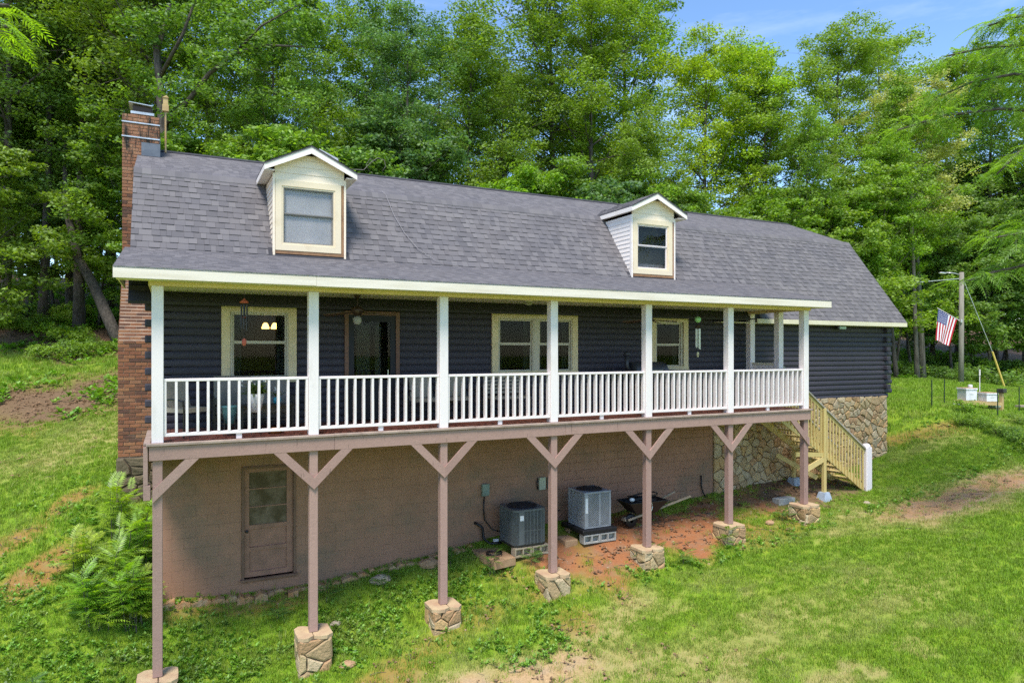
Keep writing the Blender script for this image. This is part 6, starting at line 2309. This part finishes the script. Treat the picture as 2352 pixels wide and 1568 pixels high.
small = [(2.75, 1.5, .45, 'small ferny weed by the wall below the basement door step'), (1.9, 1.45, .35, 'small ferny weed near the basement door'), (1.1, -.9, .35, 'bright ferny weed low in the grass near the bottom edge'), (1.6, -.6, .3, 'second bright ferny weed in the grass left of the second pier'), (3.9, 1.6, .4, 'leafy weed at the wall foot beyond the second brown post'),
         (5.3, 1.6, .45, 'ferny weed at the wall foot by the third brown post'), (6.1, .9, .5, 'tall ferny weed left of the dark air conditioner'), (7.0, .75, .35, 'ferny weed growing in front of the beige hollow blocks'), (11.65, -.2, .45, 'yellow-green weed climbing the second pier from the right'), (9.4, .15, .22, 'small yellowish weed on the red clay'),
         (9.75, .1, .2, 'small green weed on bare red clay right of the square air conditioner'), (10.2, -.3, .3, 'yellow-green weed at the right side of the fifth pier'), (-1.9, .3, .5, 'fern-like weed on the lower left slope'), (13.9, .25, .3, 'green weed left of the rightmost pier')]
for k, (x, y, h, lab) in enumerate(small):
    stem_plant('ferny_weed', x, y, h, 2, 6, lab, (.17, .30, .02) if k in (2, 3, 8, 9, 11) else (.09, .22, .025), 'weed', 'ferny weeds round the foot of the house', .45, 80 + k)


def branch_tree(name, trunk_pts, trunk_r, limbs, label, col, frond_scale, sd, dens=1.0):
    """tree standing outside the frame whose limbs with compound leaves reach into it"""
    q_ = random.Random(sd)
    e = empty(name, tuple(trunk_pts[0]), label, 'tree')
    mb, L = MB(), Leaves()
    mb.tube(trunk_pts, trunk_r, 10)
    for limb in limbs:
        pts = limb
        n = len(pts)
        mb.tube(pts, [.05 * (1 - i / n) + .008 for i in range(n)], 6)
        # side twigs with whorls of fronds
        tot = 0
        for i in range(1, n):
            seg = pts[i] - pts[i - 1]
            m_ = max(1, int(seg.length / .30 * dens))
            for j in range(m_):
                if i == 1 or (i == 2 and j < m_ * .35):
                    continue
                p = pts[i - 1].lerp(pts[i], (j + q_.random()) / m_)
                d = seg.normalized()
                for sgn in (-1, 1):
                    if q_.random() < .15:
                        continue
                    sd_ = d.cross(Vector((0, 0, 1))).normalized() * sgn
                    tw = (d * q_.uniform(.2, .9) + sd_ * q_.uniform(.5, 1) + Vector((0, 0, q_.uniform(-.25, .35)))).normalized()
                    ln = q_.uniform(.25, .7)
                    e2 = p + tw * ln
                    mb.tube([p, e2], [.008, .004], 4, False)
                    for w_ in range(4):
                        pp = p.lerp(e2, .35 + .65 * w_ / 3)
                        yaw = math.atan2(tw.y, tw.x) + q_.uniform(-1.1, 1.1)
                        L.add(placed(FV2, pp, yaw, q_.uniform(-.45, .3), q_.uniform(-.5, .5), frond_scale * q_.uniform(.75, 1.2)), FF2)
        L.add(placed(FV2, pts[-1], math.atan2(seg.y, seg.x), -.2, 0, frond_scale), FF2)
    part('trunk', mb, bark, e, True)
    L.build('foliage', leaf_front, e, color=col)
    return e


def limb(*uvts, k=1.0):
    return [eye(u, v, t * k) for (u, v, t) in uvts]


tb = eye(2352 + 900, 808, 15)
tz = gz(tb.x, tb.y)
tp = [Vector((tb.x, tb.y, tz - .4)), Vector((tb.x, tb.y + .1, -2)), Vector((tb.x - .1, tb.y + .2, 1.4)), Vector((tb.x, tb.y + .3, 5.2)), Vector((tb.x + .1, tb.y + .2, 9))]
branch_tree('overhanging_tree', tp, [.22, .18, .15, .11, .05], [
    [tp[4]] + limb((2600, 60, 12), (2440, 20, 12), (2330, 40, 12), (2270, 60, 12), k=1.3),
    [tp[4]] + limb((2560, 120, 12.5), (2400, 100, 12.5), (2260, 110, 12.6), (2170, 130, 12.6), k=1.3),
    [tp[3]] + limb((2600, 250, 12.5), (2450, 190, 12.5), (2330, 170, 12.6), (2230, 190, 12.8), (2150, 225, 13), k=1.3),
    [tp[3]] + limb((2600, 320, 12.5), (2440, 260, 12.5), (2300, 250, 12.6), (2170, 265, 12.8), (2060, 300, 13), k=1.3),
    [tp[3]] + limb((2600, 330, 11.5), (2440, 330, 11.5), (2340, 350, 11.6), (2290, 400, 11.6), k=1.3),
    [tp[2]] + limb((2580, 430, 11.5), (2450, 450, 11.5), (2380, 480, 11.5), (2330, 560, 11.5), k=1.3),
    [tp[2]] + limb((2580, 560, 11.5), (2460, 570, 11.5), (2350, 610, 11.6), (2260, 630, 11.7), (2225, 645, 11.7), k=1.3),
    [tp[2]] + limb((2560, 500, 11.0), (2450, 500, 11.0), (2370, 530, 11.0), (2290, 545, 11.0), k=1.3),
], 'tree beyond the right edge whose pinnate-leaved branches hang across the sky', (.19, .35, .03), .80, 5, 1.5)
tb = Vector((-8.5, -5.5, gz(-8.5, -5.5)))
tp = [tb - Vector((0, 0, .4)), tb + Vector((.1, 0, 3)), tb + Vector((.1, .1, 6)), tb + Vector((0, .1, 9)), tb + Vector((.2, 0, 11))]
branch_tree('overhanging_tree', tp, [.2, .16, .13, .1, .05], [
    [tp[3]] + limb((-400, 20, 7.5), (-60, 10, 7.5), (20, 14, 7.5)),
    [tp[3]] + limb((-400, 60, 7.2), (-70, 50, 7.2), (15, 62, 7.2)),
], 'tree beyond the left edge with bright pinnate leaves in the top left corner', (.27, .46, .012), .55, 6, 1.3)

# ------------------------------------------------------------------ grass, weeds, dead leaves: scattered small meshes
def blades(n, h, spread, w, sd, lean=.5):
    r_ = np.random.default_rng(sd)
    V, F = [], []
    for i in range(n):
        a = r_.uniform(0, 6.28)
        d = spread * math.sqrt(r_.random())
        bx, by = d * math.cos(a), d * math.sin(a)
        b = r_.uniform(0, 6.28)
        hh = h * r_.uniform(.5, 1.2)
        l_ = lean * hh * r_.uniform(.2, 1.3)
        dx, dy = math.cos(b), math.sin(b)
        px, py = -dy * w, dx * w
        k = len(V)
        V += [(bx - px, by - py, -.01), (bx + px, by + py, -.01), (bx + px * .7 + dx * l_ * .4, by + py * .7 + dy * l_ * .4, hh * .6), (bx - px * .7 + dx * l_ * .4, by - py * .7 + dy * l_ * .4, hh * .6), (bx + dx * l_ + px * .1, by + dy * l_ + py * .1, hh), (bx + dx * l_ - px * .1, by + dy * l_ - py * .1, hh)]
        F += [(k, k + 1, k + 2, k + 3), (k + 3, k + 2, k + 4, k + 5)]
    return npmesh('tuft', np.array(V), np.array(F), grass_blade)


def rosette(n, l_, sd, m, up=.35, wr=.4):
    r_ = random.Random(sd)
    V, F = [], []
    for i in range(n):
        a = i * 2.4 + r_.uniform(-.4, .4)
        e = up + r_.uniform(-.2, .5)
        L = l_ * r_.uniform(.6, 1.2)
        b = np.array([(0.15, 0, 0), (.6, wr * .5, .04), (1, 0, -.12), (.6, -wr * .5, .04)])
        P = placed(b, (r_.uniform(-.3, .3) * l_, r_.uniform(-.3, .3) * l_, r_.uniform(0, l_ * .6)), a, e, r_.uniform(-.4, .4), L)
        k = len(V)
        V += [tuple(p) for p in P]
        F.append((k, k + 1, k + 2, k + 3))
    return npmesh('weed', np.array(V), np.array(F), m)


def scatter(name, pts, rotz, scl, dry, meshes, kind='stuff', label=None, cat=None, tilt=None):
    n = len(pts)
    me = bpy.data.meshes.new(name)
    me.vertices.add(n)
    me.vertices.foreach_set('co', np.asarray(pts, dtype=np.float32).ravel())
    rot = np.zeros((n, 3), dtype=np.float32)
    rot[:, 2] = rotz
    if tilt is not None:
        rot[:, 0] = tilt
    a = me.attributes.new('rot', 'FLOAT_VECTOR', 'POINT')
    a.data.foreach_set('vector', rot.ravel())
    a = me.attributes.new('scl', 'FLOAT', 'POINT')
    a.data.foreach_set('value', np.asarray(scl, dtype=np.float32))
    a = me.attributes.new('dry', 'FLOAT', 'POINT')
    a.data.foreach_set('value', np.asarray(dry, dtype=np.float32))
    a = me.attributes.new('idx', 'INT', 'POINT')
    a.data.foreach_set('value', NR.integers(0, len(meshes), n).astype(np.int32))
    o = bpy.data.objects.new(name, me)
    C.objects.link(o)
    col = bpy.data.collections.new(name + '_sources')
    for i, m_ in enumerate(meshes):
        s_ = bpy.data.objects.new('%s_source_%d' % (name, i), m_)
        col.objects.link(s_)
    ng = bpy.data.node_groups.new(name + '_scatter', 'GeometryNodeTree')
    ng.interface.new_socket('Geometry', in_out='INPUT', socket_type='NodeSocketGeometry')
    ng.interface.new_socket('Geometry', in_out='OUTPUT', socket_type='NodeSocketGeometry')
    gi, go = ng.nodes.new('NodeGroupInput'), ng.nodes.new('NodeGroupOutput')
    ip = ng.nodes.new('GeometryNodeInstanceOnPoints')
    ci = ng.nodes.new('GeometryNodeCollectionInfo')
    ci.inputs['Collection'].default_value = col
    ci.inputs['Separate Children'].default_value = True
    ci.inputs['Reset Children'].default_value = True
    ip.inputs['Pick Instance'].default_value = True

    def att(nm, ty):
        q_ = ng.nodes.new('GeometryNodeInputNamedAttribute')
        q_.data_type = ty
        q_.inputs['Name'].default_value = nm
        return q_.outputs['Attribute']
    ng.links.new(gi.outputs[0], ip.inputs['Points'])
    ng.links.new(ci.outputs[0], ip.inputs['Instance'])
    ng.links.new(att('idx', 'INT'), ip.inputs['Instance Index'])
    er = ng.nodes.new('FunctionNodeEulerToRotation')
    ng.links.new(att('rot', 'FLOAT_VECTOR'), er.inputs[0])
    ng.links.new(er.outputs[0], ip.inputs['Rotation'])
    ng.links.new(att('scl', 'FLOAT'), ip.inputs['Scale'])
    ng.links.new(ip.outputs[0], go.inputs[0])
    md = o.modifiers.new('scatter', 'NODES')
    md.node_group = ng
    o['kind'] = kind
    if label:
        tag(o, label, cat)
    return o


def sample(n, x0, x1, y0, y1):
    x, y = NR.uniform(x0, x1, n), NR.uniform(y0, y1, n)
    return x, y


def frustum(x, y, tmin=8.5, tmax=60, marg=.06):
    sn, cs = math.sin(YAW), math.cos(YAW)
    dx, dy = x, y + 12.2
    t = dx * sn + dy * cs
    a = (dx * cs - dy * sn) / np.maximum(t, .1)
    return (t > tmin) & (t < tmax) & (np.abs(a) < .75 + marg)


def under_house(x, y):
    return (x > XL) & (x < XR) & (y > YW) & (y < YB)


def blocked(x, y):
    b = under_house(x, y)
    for px in POSTX:
        b |= (np.abs(x - px) < .29) & (np.abs(y - .07) < .29)
    b |= (x > 6.55) & (x < 9.3) & (y > .8)
    b |= (x > 17.8) & (x < 18.1) & (y > .74) & (y < 1.0)
    return b


tufts = [blades(18, .056, .085, .0042, s_) for s_ in (1, 2, 3)]
tall = [blades(14, .13, .06, .004, s_, .7) for s_ in (4, 5)]


def grass_layer(name, n, x0, x1, y0, y1, meshes, smin, smax, tmin, tmax, label, fn):
    x, y = sample(n, x0, x1, y0, y1)
    k = frustum(x, y, tmin, tmax) & ~blocked(x, y)
    x, y = x[k], y[k]
    cl, stw, lt_ = masks(x, y)
    p, dry = fn(x, y, cl, stw, lt_)
    k = NR.random(len(x)) < p
    x, y, dry = x[k], y[k], dry[k]
    z = ground(x, y) + (fbm(x * 4, y * 4, 51, 3) - .5) * 0.035
    return scatter(name, np.stack([x, y, z], -1), NR.uniform(0, 6.28, len(x)), NR.uniform(smin, smax, len(x)), dry, meshes, label=label, cat='grass')


def f_lawn(x, y, cl, st_, lt_):
    p = (1 - cl * .97) * (1 - st_ * .9) * (1 - lt_)
    p *= .68 + .32 * np.clip((fbm(x * 2.3, y * 2.3, 71) - .30) / .25, 0, 1)
    dry = np.clip(st_ * .85 + (fbm(x * 1.3, y * 1.9, 81) - .55) * 1.6, 0, 1) * NR.uniform(.4, 1, len(x)) + .12 * NR.random(len(x))
    return p, np.clip(dry, 0, 1)


grass_layer('grass', 210000, -8, 26, -7.5, 12, tufts, .7, 1.25, 8.5, 22.5, 'short patchy green lawn grass round the house with straw-coloured spots', f_lawn)
grass_layer('far_grass', 120000, -14, 50, -6, 22, tufts, 1.3, 2.2, 22, 44, 'smooth bright lawn beyond the right end of the house and on the far slope', f_lawn)


def f_weed(x, y, cl, st_, lt_):
    z1 = np.clip((1.2 - np.abs(y - .5)) / .8, 0, 1) * np.clip((8 - x) / 2.5, 0, 1)
    z2 = np.clip((1.5 - x) / 1.5, 0, 1) * np.clip((6 - y) / 3, 0, 1)
    z3 = blob(x, y, 6.0, -1.0, 1.4, .6, .2, .8, 7) * .9
    z4 = np.clip(1 - np.abs(y + .35) / .5, 0, 1) * .7 * (x > 8)
    z5 = blob(x, y, 16.9, 3.2, 3.6, 1.0, .0, .8, 8) * .0 + blob(x, y, 22.5, 1.8, 1.0, .5, 0, .8, 7) * .4
    p = np.maximum.reduce([z1, z2, z3, z4, z5]) * (1 - cl * .85) * (1 - lt_ * .6) * (1 - st_ * .5)
    p *= np.clip((fbm(x * 1.9, y * 1.9, 91) - .36) / .18, 0, 1)
    return p, np.clip((fbm(x * 3, y * 3, 15) - .55) * 1.2, 0, .5)


weeds = [rosette(9, .085, 1, leaf_weed, .35, .5), rosette(12, .065, 2, leaf_weed, .5, .55), rosette(8, .11, 3, leaf_weed, .5, .3)]
grass_layer('ground_weeds', 60000, -6, 24, -4, 9, weeds, .6, 1.25, 8.5, 30, 'broad-leaved green weeds covering the ground round the brown posts', f_weed)


def f_tall(x, y, cl, st_, lt_):
    p = np.clip((fbm(x * 1.2, y * 1.2, 61) - .55) / .1, 0, 1) * np.clip((9 - x) / 3, .12, 1) * (1 - cl) * (1 - st_ * .6) * (1 - lt_)
    return p * .7, NR.uniform(0, .4, len(x))


grass_layer('tall_grass', 16000, -8, 22, -4, 9, tall, .6, 1.3, 8.5, 30, 'taller grass tufts among the weeds', f_tall)


def f_litter(x, y, cl, st_, lt_):
    p = np.maximum(lt_, st_ * .35 * (x < 9) + cl * .45)
    return p, NR.uniform(0, 1, len(x))


dead = [rosette(5, .075, 11, litter_mat, .1, .6), rosette(4, .06, 12, litter_mat, .05, .7)]
grass_layer('dead_leaves', 60000, -10, 45, -4, 30, dead, .6, 1.4, 8.5, 48, 'brown fallen leaves on bare soil and on the floor of the wood', f_litter)


def f_forest(x, y, cl, st_, lt_):
    p = lt_ * np.clip((fbm(x * .5, y * .5, 65) - .38) / .15, 0, 1) * (y > 7)
    return p, np.zeros(len(x))


grass_layer('forest_weeds', 30000, -14, 50, 7, 34, weeds, 1.6, 3.4, 15, 50, 'low green plants on the shaded floor of the wood', f_forest)


def f_peb(x, y, cl, st_, lt_):
    return np.clip(cl * .5 + st_ * .12, 0, 1), np.zeros(len(x))


peb = []
for sd in (3, 4, 5):
    q_ = random.Random(sd)
    b = MB().ball((0, 0, 0), .018, 6, 4, (1, .8, .55))
    b.v = [(p[0] * q_.uniform(.7, 1.2), p[1] * q_.uniform(.7, 1.2), p[2] * q_.uniform(.7, 1.2)) for p in b.v]
    peb.append(b.mesh('pebble', M('clay_pebble', (.30, .17, .10), (.40, .30, .20), 8, .9) if sd == 3 else bpy.data.materials['clay_pebble']))
tw = MB().tube([(-.09, 0, .01), (0, .012, .018), (.10, -.01, .012)], [.004, .0035, .002], 4)
peb.append(tw.mesh('twig', bpy.data.materials['tree_bark']))
grass_layer('pebbles', 26000, -6, 24, -4, 8, peb, .5, 1.8, 8.5, 26, 'small stones and twigs scattered over the bare red clay', f_peb)['category'] = 'pebbles'
